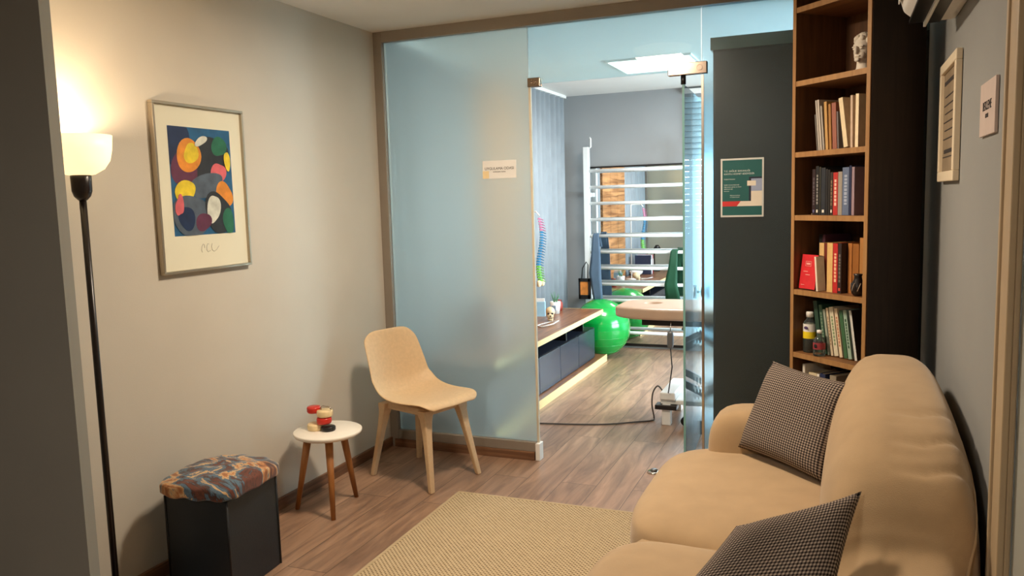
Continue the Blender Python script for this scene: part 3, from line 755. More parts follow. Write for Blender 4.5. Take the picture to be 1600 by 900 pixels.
# local: x right along the front, y into the depth
sq_ = B(0, .018, .0, BD, 0, 2.40).build('side_panel', M['case'], bc)
B(0, .018, -.002, 0, 0, 2.40).build('edge_band', M['oakedge'], sq_)
sp_ = B(BW-.018, BW, .0, BD, 0, 2.40).build('side_panel', M['case'], bc)
B(BW-.018, BW, -.002, 0, 0, 2.40).build('edge_band', M['oakedge'], sp_)
B(BW, BW+.003, .004, BD, 0, 2.40).build('outer_skin', M['casedark'], bc)
B(.018, BW-.018, BD-.008, BD, 0, 2.40).build('back_panel', M['case'], bc)
SH = [.06, .480, .778, 1.055, 1.377, 1.645, 1.942, 2.245, 2.40]
for z_ in SH:
    q = B(.018, BW-.018, .002, BD-.008, z_-.022, z_).build('shelf', M['caseX'], bc)
    B(.018, BW-.018, 0, .002, z_-.022, z_).build('edge_band', M['oakedge'], q)
B(.018, BW-.018, .02, .035, 0, .038).build('plinth', M['case'], bc)
RB = Matrix.Translation(BL) @ Matrix.Rotation(bang, 4, 'Z')
bmats = {}
def bmat_(c):
    if c not in bmats: bmats[c] = mat('book_cloth_%d_%d_%d' % c, C(*c), .55, 0, .08, 40)
    return bmats[c]
_ord = ['first', 'second', 'third', 'fourth', 'fifth', 'sixth', 'seventh', 'eighth', 'ninth', 'tenth', 'eleventh', 'twelfth', 'thirteenth']
def book(u, zs, th, hgt, dep, col, lean=0, back=.03, label='', group='', title=None, mark=None, spine=None):
    """u = left base edge on the shelf, lean in degrees to the left"""
    mtx = RB @ Matrix.Translation((u, back, zs+.0008+th*math.sin(math.radians(lean)))) @ Matrix.Rotation(math.radians(-lean), 4, 'Y')
    if lean > 0: mtx = mtx
    c_ = MB(); k = .0015
    c_.box(0, k, 0, dep, 0, hgt); c_.box(th-k, th, 0, dep, 0, hgt); c_.box(k, th-k, 0, k, 0, hgt)
    o = c_.build('book', bmat_(col)); o.matrix_world = mtx
    tag(o, label, 'book', group)
    B(k, th-k, k, dep-.003, .003, hgt-.003).build('pages', M['pages'], o)
    if spine: B(0, th, -.0006, 0, 0, hgt).build('spine', bmat_(spine), o)
    if title:
        q = MB(); rr = random.Random(int(u*9999)); z_ = hgt*.22; w2 = th*.42
        while z_ < hgt*.80:
            l_ = rr.uniform(.006, .014); q.box(th/2-w2/2, th/2+w2/2, -.0006, 0, z_, z_+l_); z_ += l_+.004
        q.build('spine_title', bmat_(title), o)
    if mark: B(th*.25, th*.75, -.0006, 0, .010, .022).build('publisher_mark', bmat_(mark), o)
    return o
def shelf_books(zs, items, shelfname, group):
    n = len(items)
    for i, it in enumerate(items):
        u, th, hgt, col, lean, desc = it[:6]; kw = it[6] if len(it) > 6 else {}
        lab = '%s, %s from the left %s' % (desc, _ord[i], shelfname)
        book(u, zs, th, hgt, kw.get('dep', .15), col, lean, kw.get('back', .03), lab, group, kw.get('t'), kw.get('m'), kw.get('sp'))
G1 = (150, 142, 132)
shelf_books(1.645, [
    (.111, .006, .150, (104, 98, 92), 6, 'short thin grey booklet'), (.120, .008, .208, (176, 168, 158), 6, 'thin pale grey magazine'),
    (.131, .009, .209, (186, 176, 164), 6, 'light grey magazine'), (.145, .009, .182, (160, 152, 142), 6, 'lower grey magazine'),
    (.160, .014, .196, (186, 144, 84), 4, 'tan paperback'), (.180, .012, .184, (160, 112, 54), 3, 'ochre paperback'),
    (.198, .022, .186, (146, 88, 70), 3, 'thick brick-coloured paperback'), (.224, .006, .15, (120, 112, 112), 3, 'short thin grey book'),
    (.256, .021, .200, (222, 204, 166), 9, 'leaning cream paperback'), (.290, .011, .205, (196, 170, 146), 1, 'thin upright beige book'),
    (.313, .015, .208, (230, 212, 176), 0, 'upright cream book')], 'on the shelf below the white head', 'books on the shelf below the white head')
shelf_books(1.377, [
    (.088, .018, .192, (38, 16, 22), 0, 'black-maroon book', {'m': (90, 90, 130), 't': (90, 80, 86)}), (.108, .017, .204, (20, 18, 20), 0, 'black book with grey title', {'t': (150, 146, 140), 'm': (220, 216, 200)}),
    (.127, .010, .200, (40, 38, 30), 0, 'thin olive-black book'), (.139, .022, .196, (34, 38, 46), 0, 'slate black book', {'m': (230, 226, 210)}),
    (.163, .011, .190, (24, 22, 24), 0, 'thin black book'), (.176, .010, .186, (30, 26, 24), 0, 'slim black book'),
    (.188, .014, .176, (52, 36, 28), 0, 'dark brown book', {'t': (130, 110, 80), 'm': (230, 226, 210)}), (.204, .024, .174, (176, 40, 34), 0, 'red book with white title', {'t': (226, 190, 170)}),
    (.230, .021, .176, (150, 140, 128), 0, 'beige and black book'), (.253, .033, .192, (92, 106, 134), 0, 'thick grey-blue book', {'t': (160, 170, 190)}),
    (.288, .010, .198, (24, 34, 70), 0, 'thin navy book'), (.301, .013, .192, (150, 128, 136), 0, 'mauve grey book')],
    'on the shelf of dark books', 'dark books in the middle of the bookcase')
shelf_books(1.055, [
    (.060, .018, .235, (18, 16, 20), 0, 'tall black book', {'back': .10, 't': (120, 116, 110)}), (.080, .014, .235, (74, 40, 56), 0, 'tall maroon book', {'back': .10, 't': (150, 130, 140)}),
    (.098, .026, .202, (214, 178, 118), 0, 'cream paperback', {'back': .065}), (.126, .016, .202, (110, 40, 26), 0, 'dark red paperback', {'back': .065}),
    (.144, .006, .202, (216, 200, 170), 0, 'thin white book', {'back': .065}), (.152, .016, .200, (70, 24, 20), 0, 'maroon black book', {'back': .06, 'm': (200, 90, 80)}),
    (.172, .030, .206, (216, 176, 110), 0, 'thick cream paperback', {'back': .035}), (.204, .025, .205, (186, 30, 30), 0, 'bright red book', {'back': .035, 't': (232, 190, 150)}),
    (.231, .018, .206, (40, 26, 26), 0, 'black and red book', {'back': .035, 'm': (220, 80, 60), 't': (120, 110, 100)}), (.252, .020, .206, (176, 112, 54), 0, 'orange-brown book', {'back': .068}),
    (.276, .032, .204, (150, 92, 34), 0, 'thick ochre book', {'back': .068}), (.312, .022, .23, (172, 118, 60), 0, 'tall tan book', {'back': .068})],
    'on the shelf with the small red book', 'books behind the small red book')
shelf_books(.778, [
    (.105, .022, .225, (40, 70, 56), 9, 'tall dark green book', {'back': .060}), (.135, .018, .212, (52, 88, 68), 9, 'dark green book', {'back': .060, 't': (120, 140, 120)}),
    (.160, .012, .196, (150, 160, 144), 10, 'pale green paperback', {'back': .060}), (.178, .012, .204, (206, 190, 160), 10, 'thin cream paperback', {'back': .060, 't': (150, 120, 90)}),
    (.196, .022, .208, (214, 206, 180), 10, 'pale cream paperback', {'back': .060, 't': (130, 150, 110)}), (.225, .016, .206, (222, 204, 172), 10, 'cream spotted paperback', {'back': .060, 't': (180, 110, 80)}),
    (.250, .018, .200, (58, 100, 66), 10, 'mid green book', {'back': .060}), (.272, .018, .204, (150, 176, 158), 10, 'green and white book', {'back': .060, 't': (60, 90, 70)}),
    (.306, .012, .208, (44, 36, 30), 10, 'thin book with white spine', {'back': .060, 'sp': (206, 206, 200)})],
    'on the shelf with the bottles', 'leaning books behind the bottles')
shelf_books(.480, [
    (.045, .014, .245, (206, 200, 188), 0, 'white book'), (.062, .018, .19, (60, 30, 30), 0, 'maroon book'), (.083, .045, .215, (206, 192, 160), 0, 'thick cream book'),
    (.130, .012, .215, (220, 216, 206), 0, 'thin white book'), (.146, .030, .222, (28, 40, 76), 0, 'navy book'), (.180, .018, .19, (214, 210, 200), 0, 'short white book'),
    (.202, .035, .225, (140, 130, 112), 0, 'grey beige book')], 'on the lowest shelf in view behind the pillow', 'books on the lowest shelf in view')
# small red book shown cover-on
def onshelf(u, d, z): return RB @ Vector((u, d, z+.0008))
t = thing('red_book', 'small red book standing cover-on in front of the other books', 'book', onshelf(.018+.056, .018, 1.0595), bang-math.radians(2))
rc = MB(); mm_ = Matrix.Rotation(math.radians(-8), 4, 'X')
rc.box(-.048, .048, 0, .002, 0, .148, 0, mm_); rc.box(-.048, .048, .022, .024, 0, .148, 0, mm_); rc.box(-.048, -.046, 0, .024, 0, .148, 0, mm_)
rc.build('cover', bmat_((206, 36, 44)), t)
MB().box(-.045, .0455, .002, .022, .003, .145, 0, mm_).build('pages', M['pages'], t)
MB().box(.046, .048, .001, .023, 0, .148, 0, mm_).build('spine', bmat_((96, 50, 38)), t)
lg = MB()
for a in ((-.022, .012, .118, .1195), (-.022, .012, .098, .0995), (-.022, -.0205, .098, .1195), (.0105, .012, .098, .1195), (-.016, .006, .105, .1125), (-.030, -.004, .074, .0765), (-.016, .010, .060, .0625), (-.036, -.016, .016, .018)):
    lg.box(a[0], a[1], -.0008, 0, a[2], a[3], 0, mm_)
lg.build('cover_print', bmat_((232, 170, 160)), t)
o = book(.1365, 1.055, .009, .146, .044, (226, 216, 196), 5, .012, 'thin pale booklet standing right beside the small red book', 'books behind the small red book')
# bust
bt = thing('plaster_head', 'white plaster head of a curly-haired figure on the upper shelf', 'sculpture', onshelf(.262, .12, 1.942), bang+math.radians(8))
hm = MB()
hm.lathe([(0, 0), (.036, 0), (.034, .010), (.026, .022), (.024, .045), (.028, .06)], 28)
hm.sphere((0, .004, .098), .044, 28, 0, (.84, 1.0, 1.22))
hm.superbox((0, -.012, .070), (.026, .028, .022), 2.5, 8)
hm.superbox((0, -.044, .088), (.0065, .010, .016), 2.2, 6)      # nose
hm.superbox((0, -.040, .066), (.013, .006, .004), 2.2, 6); hm.superbox((0, -.038, .052), (.012, .010, .009), 2.2, 6)
for s_ in (-1, 1):
    hm.superbox((s_*.016, -.036, .103), (.010, .006, .004), 2.2, 6); hm.superbox((s_*.015, -.037, .095), (.007, .004, .004), 2.2, 6)
    hm.superbox((s_*.038, .004, .088), (.006, .010, .014), 2.4, 6)
hm.build('head', M['plaster'], bt)
hr = MB(); rr = random.Random(3)
for i in range(90):
    th = rr.uniform(0, 2*PI); ph = rr.uniform(.0, 1.25); x_, y_, z_ = math.sin(ph)*math.cos(th), math.sin(ph)*math.sin(th), math.cos(ph)
    if y_ < -.55 and z_ < .62: continue
    hr.sphere((x_*.042, .008+y_*.047, .100+z_*.052), rr.uniform(.008, .013), 10)
for i in range(26):
    hr.sphere((rr.uniform(-.036, .036), .030+rr.uniform(-.01, .02), .075+rr.uniform(-.01, .05)), rr.uniform(.008, .012), 10)
hr.build('curly_hair', M['plaster'], bt)
# figurines
for i, (u, dx) in enumerate(((.038, .09), (.060, .07))):
    q = thing('figurine', ('tiny dark figurine nearer the side panel, left of the dark books', 'tiny dark figurine next to the first dark book')[i], 'ornament', onshelf(u, dx, 1.377), bang, 'tiny figurines left of the dark books')
    MB().lathe([(0, 0), (.009, 0), (.009, .006), (.005, .012), (.008, .024), (.004, .034), (.007, .042), (.004, .050), (0, .052)], 14).build('body', mat('dark_bronze_%d' % i, C(70, 50, 34), .4, .4), q)
    MB().lathe([(0, 0), (.011, 0), (.011, .004), (0, .004)], 14).build('stand', M['ivory'], q)
# ornate dark vase
q = thing('dark_vase', 'small dark ornate vase at the right end of the red book shelf', 'vase', onshelf(.338, .034, 1.055), bang)
MB().lathe([(0, 0), (.016, 0), (.024, .010), (.028, .028), (.025, .048), (.016, .066), (.014, .078), (.019, .088), (.013, .088), (0, .06)], 30).build('body', M['blackm'], q)
om = MB()
for i in range(7):
    a = i*2*PI/7; om.tube([(.0265*math.cos(a+q_*.12), .0265*math.sin(a+q_*.12), .02+q_*.008) for q_ in range(5)], .0022, 6)
om.build('relief_pattern', mat('pale_relief', C(150, 130, 110), .5), q)
# bottles
gb = clearglass('bottle_plastic', (.84, .86, .80, 1), .06)
liq = clearglass('bottle_liquid', (.86, .84, .70, 1), .1)
q = thing('spray_bottle', 'clear bottle with white cap and yellow and white label', 'bottle', onshelf(.058, .055, .778), bang)
MB().lathe([(0, 0), (.024, 0), (.027, .004), (.027, .120), (.024, .134), (.014, .146), (.012, .160)], 32).build('bottle_body', gb, q)
MB().lathe([(0, .002), (.0245, .003), (.0245, .07), (0, .07)], 28).build('liquid', liq, q)
MB().lathe([(0, .154), (.0155, .154), (.0155, .174), (.014, .177), (0, .177)], 24).build('cap', M['white'], q)
MB().lathe([(.0275, .092), (.0275, .126)], 32).build('label_upper', M['paper'], q)
MB().lathe([(.0275, .062), (.0275, .092)], 32).build('label_lower', bmat_((232, 206, 30)), q)
MB().superbox((.006, -.0270, .109), (.012, .0016, .007), 2, 6).build('label_emblem', bmat_((60, 40, 90)), q)
q = thing('small_bottle', 'small clear bottle with a red label in front of the green books', 'bottle', onshelf(.142, .028, .778), bang)
MB().lathe([(0, 0), (.022, 0), (.025, .004), (.025, .060), (.020, .075), (.009, .084), (.009, .098)], 30).build('bottle_body', gb, q)
MB().lathe([(0, .096), (.0105, .096), (.0105, .110), (0, .112)], 20).build('cap', M['white'], q)
MB().lathe([(.0255, .030), (.0255, .058)], 30).build('label', bmat_((150, 52, 60)), q)
MB().superbox((.004, -.0250, .044), (.008, .0016, .009), 2.4, 6).build('label_emblem', bmat_((24, 24, 28)), q)

# ================================================================== TREATMENT ROOM
# ceiling led panel
t = thing('led_panel', 'square lit ceiling panel beyond the glass transom', 'ceiling light', (-1.29, 6.09, ZC))
B(-.31, .31, -.31, .31, -.014, 0).build('frame', M['white'], t)
B(-.29, .29, -.29, .29, -.018, -.014).build('diffuser', M['led'], t)
# waiting room lamp and a hall lamp added as fill (above the picture)
for nm, lx, ly, lb in (('round lamp on the waiting room ceiling', -1.1, 2.9, 1), ('round lamp added on the unseen hall ceiling', -.9, -.6, 2)):
    t = thing('ceiling_lamp', nm, 'ceiling light', (lx, ly, ZC))
    MB().lathe([(0, 0), (.20, 0), (.20, -.018), (0, -.018)], 40).build('base_ring', M['white'], t)
    MB().lathe([(.19, -.018), (.18, -.045), (.12, -.062), (0, -.068)], 40).build('diffuser', emis('warm_diffuser_%d' % lb, (1, .8, .55, 1), 2.0 if lb == 1 else .6), t)
# mirror & wall bars
t = tag(B(-2.26, -1.31, D2-.012, D2-.002, .045, 1.755).build('wall_mirror', M['mirror']), 'large wall mirror behind the white wall bars', 'mirror')
mf = MB(); mf.box(-2.27, -1.31, D2-.016, D2-.001, .02, .045); mf.box(-2.27, -1.31, D2-.016, D2-.001, 1.755, 1.772)
mf.build('mirror_trim', M['black'], t)
t = thing('wall_bars', 'white wall bars gymnastics ladder in front of the mirror', 'wall bars', (-2.26, 7.46, 0))
for x_ in (0, .98):
    B(x_-.026, x_+.026, -.03, .03, .0, 1.955).build('upright', M['wbar'], t, bevel=.004)
for i in range(11):
    z_ = 1.727-.1555*i
    MB().tube([(.02, -.0, z_), (.96, -.0, z_)], .0155, 14).build('rung', M['wbar'], t)
MB().tube([(.02, .0, 1.94), (.045, -.0, 1.955), (.045, 0, 2.03), (.035, 0, 2.045)], .008, 8).build('top_hook', M['wbar'], t)
for x_ in (0, .98):
    for z_ in (.5, 1.5): B(x_-.015, x_+.015, .03, .125, z_-.02, z_+.02).build('wall_bracket', M['wbar'], t)
# hanging cloth etc.
def strap(name, label, cat, path, wid, m, thick=.006):
    vs = []; fs = []
    for (x, y, z), w in zip(path, wid):
        vs += [(x-w/2, y, z), (x-w/4, y-.006, z), (x, y+.003, z), (x+w/4, y-.006, z), (x+w/2, y, z)]
    for i in range(len(path)-1):
        for k in range(4): a = i*5+k; fs.append((a, a+1, a+6, a+5))
    return tag(MB().add(vs, fs, 0, True).build(name, m, solid=thick), label, cat)
strap('blue_cloth_strip', 'long blue-grey cloth strip draped over the left part of the wall bars', 'cloth', [(-2.165, 7.50, 1.00), (-2.17, 7.485, 1.115), (-2.17, 7.46, 1.130), (-2.17, 7.432, 1.115), (-2.17, 7.425, .95), (-2.18, 7.42, .75), (-2.16, 7.42, .55), (-2.15, 7.42, .42)], [.08, .06, .05, .06, .09, .12, .10, .09], M['dblue'])
strap('green_band', 'dark green exercise band looped over a rung of the wall bars', 'exercise band', [(-1.39, 7.50, .62), (-1.40, 7.49, .85), (-1.40, 7.485, .955), (-1.41, 7.46, .973), (-1.42, 7.432, .955), (-1.43, 7.42, .82), (-1.45, 7.42, .65), (-1.43, 7.42, .50)], [.05, .06, .06, .06, .065, .08, .12, .14], M['dgreen'])
q = thing('hanging_lantern', 'small black framed amber lantern hanging on the left wall bar post', 'lantern', (-2.278, 7.392, .50))
lf = MB()
for sx in (-1, 1):
    for sy in (-1, 1): lf.box(sx*.048-.008, sx*.048+.008, sy*.018-.004, sy*.018+.004, 0, .20)
lf.box(-.056, .056, -.022, .022, 0, .04); lf.box(-.056, .056, -.022, .022, .17, .20)
lf.build('frame', M['black'], q)
B(-.046, .046, -.014, .014, .04, .17).build('amber_pane', mat('amber_glass', C(214, 130, 60), .3, 0, .3, 14), q)
MB().tube([(-.03, 0, .20), (-.02, 0, .30), (.02, 0, .36), (.035, 0, .33), (.03, 0, .20)], .005, 8).build('strap', M['black'], q)
# ball
t = thing('exercise_ball', 'big glossy green exercise ball on the floor before the wall bars', 'ball', (-2.045, 7.135, 0))
bp_ = MB(); bp_.sphere((0, 0, .268), .268, 64)
bp_.build('ball_skin', M['green'], t)
rg = MB()
for k in range(-3, 4):
    zz = k*.07; r_ = math.sqrt(.268**2-zz*zz)+.0004
    rg.tube([(r_*math.cos(a*PI/24), r_*math.sin(a*PI/24), .268+zz) for a in range(48)], .0016, 6, 0, True)
rg.build('grip_rings', M['green'], t, loc=(0, 0, 0))
MB().lathe([(0, .003), (.008, .003), (.008, 0), (0, 0)], 16, 0, (.0, -.2685, .268), 'y').build('valve_plug', M['white'], t)
# bench
bn = thing('low_media_bench', 'low walnut bench with slate drawers along the treatment room wall', 'bench', (-2.20, 5.5, 0))
x_a, x_b, ya, yb = -.235, .262, -1.1, 1.31
B(x_a, x_b, ya, yb, .452, .488).build('bench_top', M['walnut'], bn, bevel=.001)
B(x_b, x_b+.004, ya, yb, .450, .489).build('front_edge_band', M['cream'], bn)
B(x_a, x_b-.008, yb, yb+.003, .450, .489).build('end_edge_band', M['cream'], bn)
B(x_a, x_b-.005, ya, yb+.12, .0, .058).build('plinth', M['walnut'], bn)
B(x_b-.005, x_b, ya, yb+.12, .0, .060).build('plinth_edge_band', M['cream'], bn)
B(x_a, x_b-.075, ya, yb-.06, .058, .335).build('drawer_carcass', mat('dark_slate', C(44, 50, 62), .3), bn)
yy0 = ya
for k in range(5):
    y1_ = ya+(k+1)*(yb-.06-ya)/5
    q = B(x_b-.075, x_b-.060, yy0+.003, y1_-.003, .066, .330).build('drawer_front', M['slate'], bn, bevel=.002)
    B(x_b-.080, x_b-.062, yy0+.01, y1_-.01, .330, .334).build('finger_grip', M['black'], q); yy0 = y1_
for y_ in (ya+.02, -.2, .55, yb-.30): B(x_a+.05, x_b-.09, y_-.012, y_+.012, .335, .452).build('divider', M['black'], bn)
B(x_a, x_a+.02, ya, yb, .335, .452).build('rear_panel', M['black'], bn)
# things on the bench
Z = .4885
q = thing('potted_plant', 'white pot with thin green leaves on the bench', 'plant', (-2.262, 6.47, Z))
MB().lathe([(0, 0), (.036, 0), (.046, .105), (.042, .105), (.036, .085), (0, .085)], 28).build('pot', M['white'], q)
pl = MB(); rr = random.Random(5)
for i in range(9):
    a = rr.uniform(0, 6.28); pl.tube([(.01*math.cos(a), .01*math.sin(a), .085), (.02*math.cos(a), .02*math.sin(a), .13), (.035*math.cos(a), .035*math.sin(a), .13+rr.uniform(.01, .07))], [.003, .003, .001], 6)
pl.build('leaves', mat('leaf_green', C(70, 130, 80), .6), q)
B(-.02, .02, -.047, -.044, .03, .075).build('pot_print', bmat_((150, 170, 190)), q, loc=(.0, -.0, 0))
q = thing('red_jar', 'small rusty red jar behind the white pot', 'jar', (-2.30, 6.66, Z))
MB().lathe([(0, 0), (.035, 0), (.040, .03), (.040, .065), (.030, .078), (.030, .085), (0, .085)], 28).build('body', mat('rust_red', C(156, 60, 44), .5), q)
MB().lathe([(0, .085), (.032, .085), (.030, .095), (0, .096)], 28).build('lid', mat('rust_lid', C(120, 44, 36), .5), q)
q = thing('leaflet_box', 'blue and white leaflet box left of the white pot', 'box', (-2.34, 6.30, Z), .2)
B(-.045, .045, -.02, .02, 0, .125).build('holder', mat('pale_blue_card', C(160, 200, 220), .5), q)
B(-.040, .040, -.012, .012, .125, .150).build('leaflets', M['paper'], q)
q = thing('model_skull', 'small model skull on the bench in front of the white pot', 'skull', (-2.17, 6.08, Z), math.radians(20))
sk = MB()
sk.sphere((0, .012, .072), .044, 26, 0, (.86, 1.08, .92)); sk.superbox((0, -.022, .042), (.026, .020, .022), 2.6, 8)
sk.superbox((0, -.022, .014), (.022, .018, .013), 3, 8)
sk.build('cranium', M['bone'], q)
ey = MB()
for s_ in (-1, 1): ey.superbox((s_*.0145, -.030, .060), (.010, .008, .010), 2, 8)
ey.superbox((0, -.040, .042), (.005, .006, .008), 2, 6); ey.box(-.016, .016, -.0405, -.036, .024, .027)
ey.build('eye_sockets', M['black'], q)
tag(MB().tube([(-2.17, 5.86, Z+.004), (-2.10, 5.92, Z+.02), (-2.04, 5.90, Z+.03), (-2.05, 5.80, Z+.02), (-2.12, 5.74, Z+.004), (-2.18, 5.78, Z+.004)], .005, 8, 0, True).build('wire_loop', M['white']), 'white wire loop lying on the bench near the skull', 'wire')
# spine model on stand
q = thing('spine_model', 'coloured model of a human spine hanging from a stand on the bench', 'spine model', (-2.23, 5.82, Z))
MB().lathe([(0, 0), (.07, 0), (.07, .012), (0, .014)], 36, 0, (-.06, .03, 0)).build('stand_base', M['white'], q)
MB().tube([(-.06, .03, .01), (-.06, .03, .86), (-.06, .02, .885), (-.05, .0, .89), (.055, .0, .89), (.08, .0, .86)], .006, 10).build('stand_pole', M['white'], q)
def vert_(mb, i, n0):
    f_ = i/23; x_ = .08+.016*math.sin(f_*6.0); z_ = .835-f_*.475; r_ = .012+.010*f_
    mb.lathe([(0, -.007), (r_, -.007), (r_*.9, 0), (r_, .007), (0, .007)], 14, 0, (x_, 0, z_))
    mb.bar((x_+r_*.5, 0, z_), (x_+r_+.024, 0, z_-.012), .007, .004); mb.bar((x_, -.03-.01*f_, z_), (x_, .03+.01*f_, z_), .006, .006)
for nm, a, b, c in (('cervical_section', 0, 5, (214, 120, 160)), ('thoracic_section', 5, 18, (40, 130, 176)), ('lumbar_section', 18, 24, (110, 190, 60))):
    mb = MB()
    for i in range(a, b): vert_(mb, i, a)
    mb.build(nm, mat(nm+'_paint', C(*c), .45), q)
pv = MB()
for s_ in (-1, 1): pv.superbox((.08, s_*.04, .335), (.014, .028, .026), 2.6, 8)
pv.superbox((.075, 0, .34), (.014, .02, .024), 2.4, 8); pv.build('pelvis', M['bone'], q)
# bowl, cup, books near (seen in mirror)
q = thing('white_bowl', 'white bowl on the bench, seen in the mirror', 'bowl', (-2.33, 5.45, Z))
MB().lathe([(0, .004), (.03, .0), (.075, .035), (.085, .065), (.080, .065), (.070, .038), (.028, .008), (0, .008)], 36).build('bowl_body', M['white'], q)
MB().lathe([(0, 0), (.034, 0), (.030, .008), (0, .008)], 30).build('foot_ring', M['white'], q)
q = thing('desk_lamp', 'small black desk lamp on the near end of the bench, seen in the mirror', 'lamp', (-2.25, 4.75, Z))
MB().lathe([(0, 0), (.07, 0), (.07, .012), (0, .015)], 30).build('lamp_base', M['black'], q)
MB().tube([(0, 0, .01), (0, .02, .25), (.06, .12, .34)], .008, 10).build('arm', M['black'], q)
MB().lathe([(0, .05), (.02, .05), (.05, 0), (.046, 0), (0, .04)], 24, 0, (.06, .12, .30)).build('lamp_head', M['black'], q)
for i, (c, nm) in enumerate((((150, 30, 44), 'red ring binder'), ((230, 230, 232), 'white ring binder'), ((40, 46, 70), 'navy ring binder'))):
    o = tag(B(-2.40, -2.20, 5.05+i*.06, 5.10+i*.06, Z, Z+.24).build('ring_binder', bmat_(c), bevel=.002), nm+' standing on the bench, seen in the mirror', 'binder', 'ring binders on the bench')
    B(-2.198, -2.197, 5.06+i*.06, 5.09+i*.06, Z+.12, Z+.19).build('spine_label', M['paper'], o)
# tall cupboard against left wall and curtains
q = thing('wood_cupboard', 'tall walnut cupboard behind the bench, seen in the mirror', 'cupboard', (XL+.002, 5.45, 0))
wc = woodmat('orange_walnut', C(120, 74, 38), C(206, 150, 98), .4, 1, 2.2)
B(0, .045, 0, 1.0, 0, 2.40).build('carcass', wc, q)
for k in range(3): B(.045, .060, .004+k*.333, .329+k*.333, .05, 2.39).build('cupboard_door', wc, q, bevel=.002)
def curtain(y0, y1, label):
    n = int((y1-y0)/.012); pr_ = []
    for i in range(n+1):
        y = y0+(y1-y0)*i/n; pr_.append((XL+.035+.016*math.sin(y*2*PI/.13)+.006*math.sin(y*37), y))
    vs = [(x, y, .02) for x, y in pr_]+[(x, y, ZC-.03) for x, y in pr_]
    fs = [(i, i+1, n+2+i, n+1+i) for i in range(n)]
    q = thing('curtain', label, 'curtain', (0, 0, 0), 0, 'curtains in the treatment room')
    MB().add(vs, fs, 0, True).build('cloth', M['curt'], q, solid=.003)
    B(XL+.005, XL+.06, y0, y1, ZC-.03, ZC-.002).build('curtain_rail', M['white'], q)
curtain(6.47, 7.50, 'grey-blue curtain in the far left corner beside the wall bars')
curtain(4.22, 5.42, 'grey-blue curtain behind the frosted glass, seen in the mirror')
# blind
sl, nt, b = newmat('blind_slat'); N_, L2 = nt.nodes, nt.links; N_.remove(b)
a1 = N_.new('ShaderNodeBsdfDiffuse'); a1.inputs[0].default_value = (.54, .72, .78, 1)
a2 = N_.new('ShaderNodeBsdfTranslucent'); a2.inputs[0].default_value = (.55, .84, .95, 1)
a3 = N_.new('ShaderNodeMixShader'); a3.inputs[0].default_value = .065
L2.new(a1.outputs[0], a3.inputs[1]); L2.new(a2.outputs[0], a3.inputs[2]); L2.new(a3.outputs[0], N_['Material Output'].inputs[0])
q = thing('window_blind', 'white horizontal slatted blind seen through the glass door', 'blind', (-.5, 7.565, 0))
bl = MB(); z_ = .10; k = 0
while z_ < 2.38:
    bl.add([(-.83, .020, z_+.028), (.83, .020, z_+.028), (.83, -.020, z_-.022), (-.83, -.020, z_-.022)], [(0, 1, 2, 3)]); z_ += .052; k += 1
bl.build('slats', sl, q, fixn=False)
B(-.84, .84, -.02, .02, 2.395, 2.44).build('headrail', M['white'], q)
B(-.83, .83, -.012, .012, .065, .085).build('bottom_rail', M['white'], q)
lc = MB()
for x_ in (-.76, 0, .76): lc.tube([(x_, -.016, .08), (x_, -.016, 2.40)], .0015, 6)
lc.build('ladder_cord', M['white'], q)

# massage table
t = thing('massage_table', 'tan padded treatment table on a white scissor base', 'massage table', (-.40, 5.25, 0))
def hd(x, y, z):  # rounded head end toward -x
    q = max(0, (-.62-x)/.36); return (x, y*(1-.33*q**2.0), z)
tp = MB(); tp.superbox((-.50, 0, .725), (.475, .265, .042), 7, 22, 0, hd); hd_ = tp.build('head_section', M['tan'], t)
cut = MB(); cut.lathe([(0, -.2), (.055, -.2), (.055, .2), (0, .2)], 32, 0, (-.74, 0, .725)); cut = cut.build('hole_cutter', M['black'])
cut.location = t.location; bpy.context.view_layer.update()
md = hd_.modifiers.new('hole', 'BOOLEAN'); md.operation = 'DIFFERENCE'; md.object = cut; md.solver = 'EXACT'
bpy.context.view_layer.update()
me2 = bpy.data.meshes.new_from_object(hd_.evaluated_get(bpy.context.evaluated_depsgraph_get()))
hd_.modifiers.clear(); hd_.data = me2; bpy.data.objects.remove(cut)
while len(hd_.data.materials) > 1: hd_.data.materials.pop()
MB().superbox((.48, 0, .725), (.49, .275, .042), 9, 16).build('body_section', M['tan'], t)
sf = MB()
for y_ in (-.17, .17): sf.box(-.78, .90, y_-.014, y_+.014, .645, .683)
for x_ in (-.78, -.05, .86): sf.box(x_, x_+.03, -.17, .17, .648, .680)
sf.build('under_frame', M['black'], t)
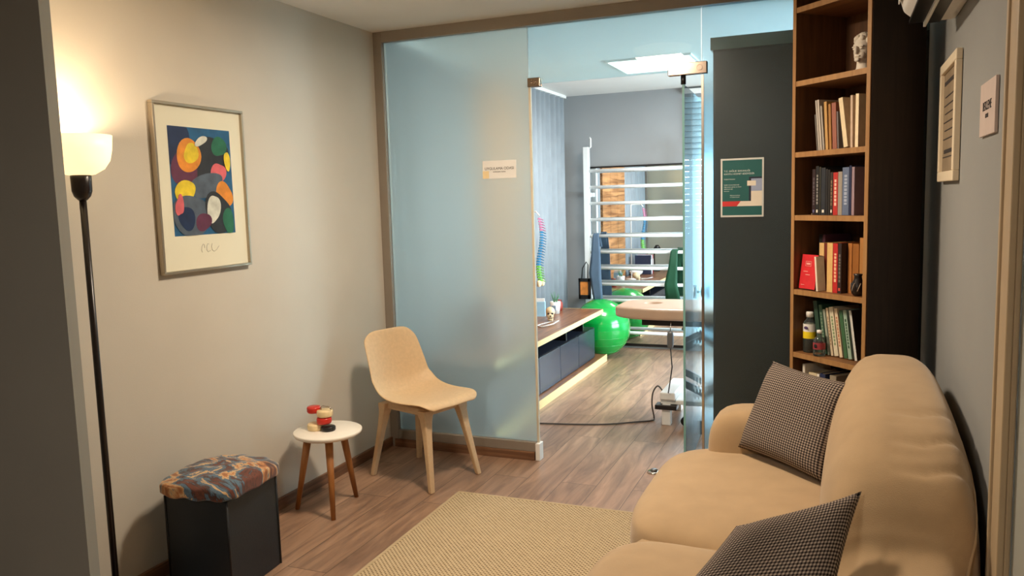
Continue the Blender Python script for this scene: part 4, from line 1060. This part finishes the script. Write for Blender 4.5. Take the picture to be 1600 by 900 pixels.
for y_ in (-.15, .15):
    MB().bar((-.52, y_, .64), (.45, y_, .16), .022, .022, .045, .045).build('scissor_arm', M['steel'], t)
    MB().bar((.52, y_+.03, .64), (-.45, y_+.03, .16), .022, .022, .045, .045).build('scissor_arm', M['steel'], t)
MB().box(-.66, .66, -.20, .20, .135, .165).build('base_plate', M['white'], t, bevel=.006)
MB().box(-.66, -.56, -.22, .22, .165, .215).build('motor_cover', M['white'], t, bevel=.008)
for x_ in (-.62, .62):
    for y_ in (-.19, .19):
        MB().box(x_-.028, x_+.028, y_-.028, y_+.028, .0, .135).build('foot', M['white'], t, bevel=.004)
MB().box(-.69, -.55, -.235, -.145, .105, .134).build('foot_bracket', M['black'], t, bevel=.003)
MB().lathe([(0, -.012), (.03, -.012), (.03, .012), (0, .012)], 20, 0, (-.50, -.19, .03), 'y').build('castor', M['black'], t)
hs = MB(); hs.superbox((-.575, -.290, .575), (.020, .013, .055), 4, 8)
hs.build('hand_control', M['steel'], t)
MB().tube([(-.575, -.290, .53), (-.565, -.29, .40), (-.58, -.285, .30), (-.60, -.24, .22)], .004, 8).build('control_cable', M['black'], t)
MB().tube([(-.575, -.290, .63), (-.575, -.27, .68)], .003, 8).build('control_hook', M['chrome'], t)
# mains cable
cpts = [(-1.92, 4.81, .006), (-1.78, 4.83, .006), (-1.58, 4.87, .006), (-1.384, 4.93, .006), (-1.209, 5.04, .006), (-1.125, 5.10, .006), (-1.120, 5.13, .02), (-1.135, 5.14, .10), (-1.13, 5.15, .18), (-1.10, 5.16, .225), (-1.068, 5.16, .195)]
def smooth(p, m=6):
    out = []
    for i in range(len(p)-1):
        a, b, c, d = p[max(i-1, 0)], p[i], p[i+1], p[min(i+2, len(p)-1)]
        for q in range(m):
            f_ = q/m; out.append(tuple(.5*((2*v)+(-u+w)*f_+(2*u-5*v+4*w-x)*f_*f_+(-u+3*v-3*w+x)*f_**3) for u, v, w, x in zip(a, b, c, d)))
    return out+[p[-1]]
tag(MB().tube(smooth(cpts), .005, 8).build('power_cable', mat('grey_cable', C(70, 62, 58), .5)), 'thin dark cable curving over the floor to the treatment table', 'cable')
bpy.context.view_layer.update()
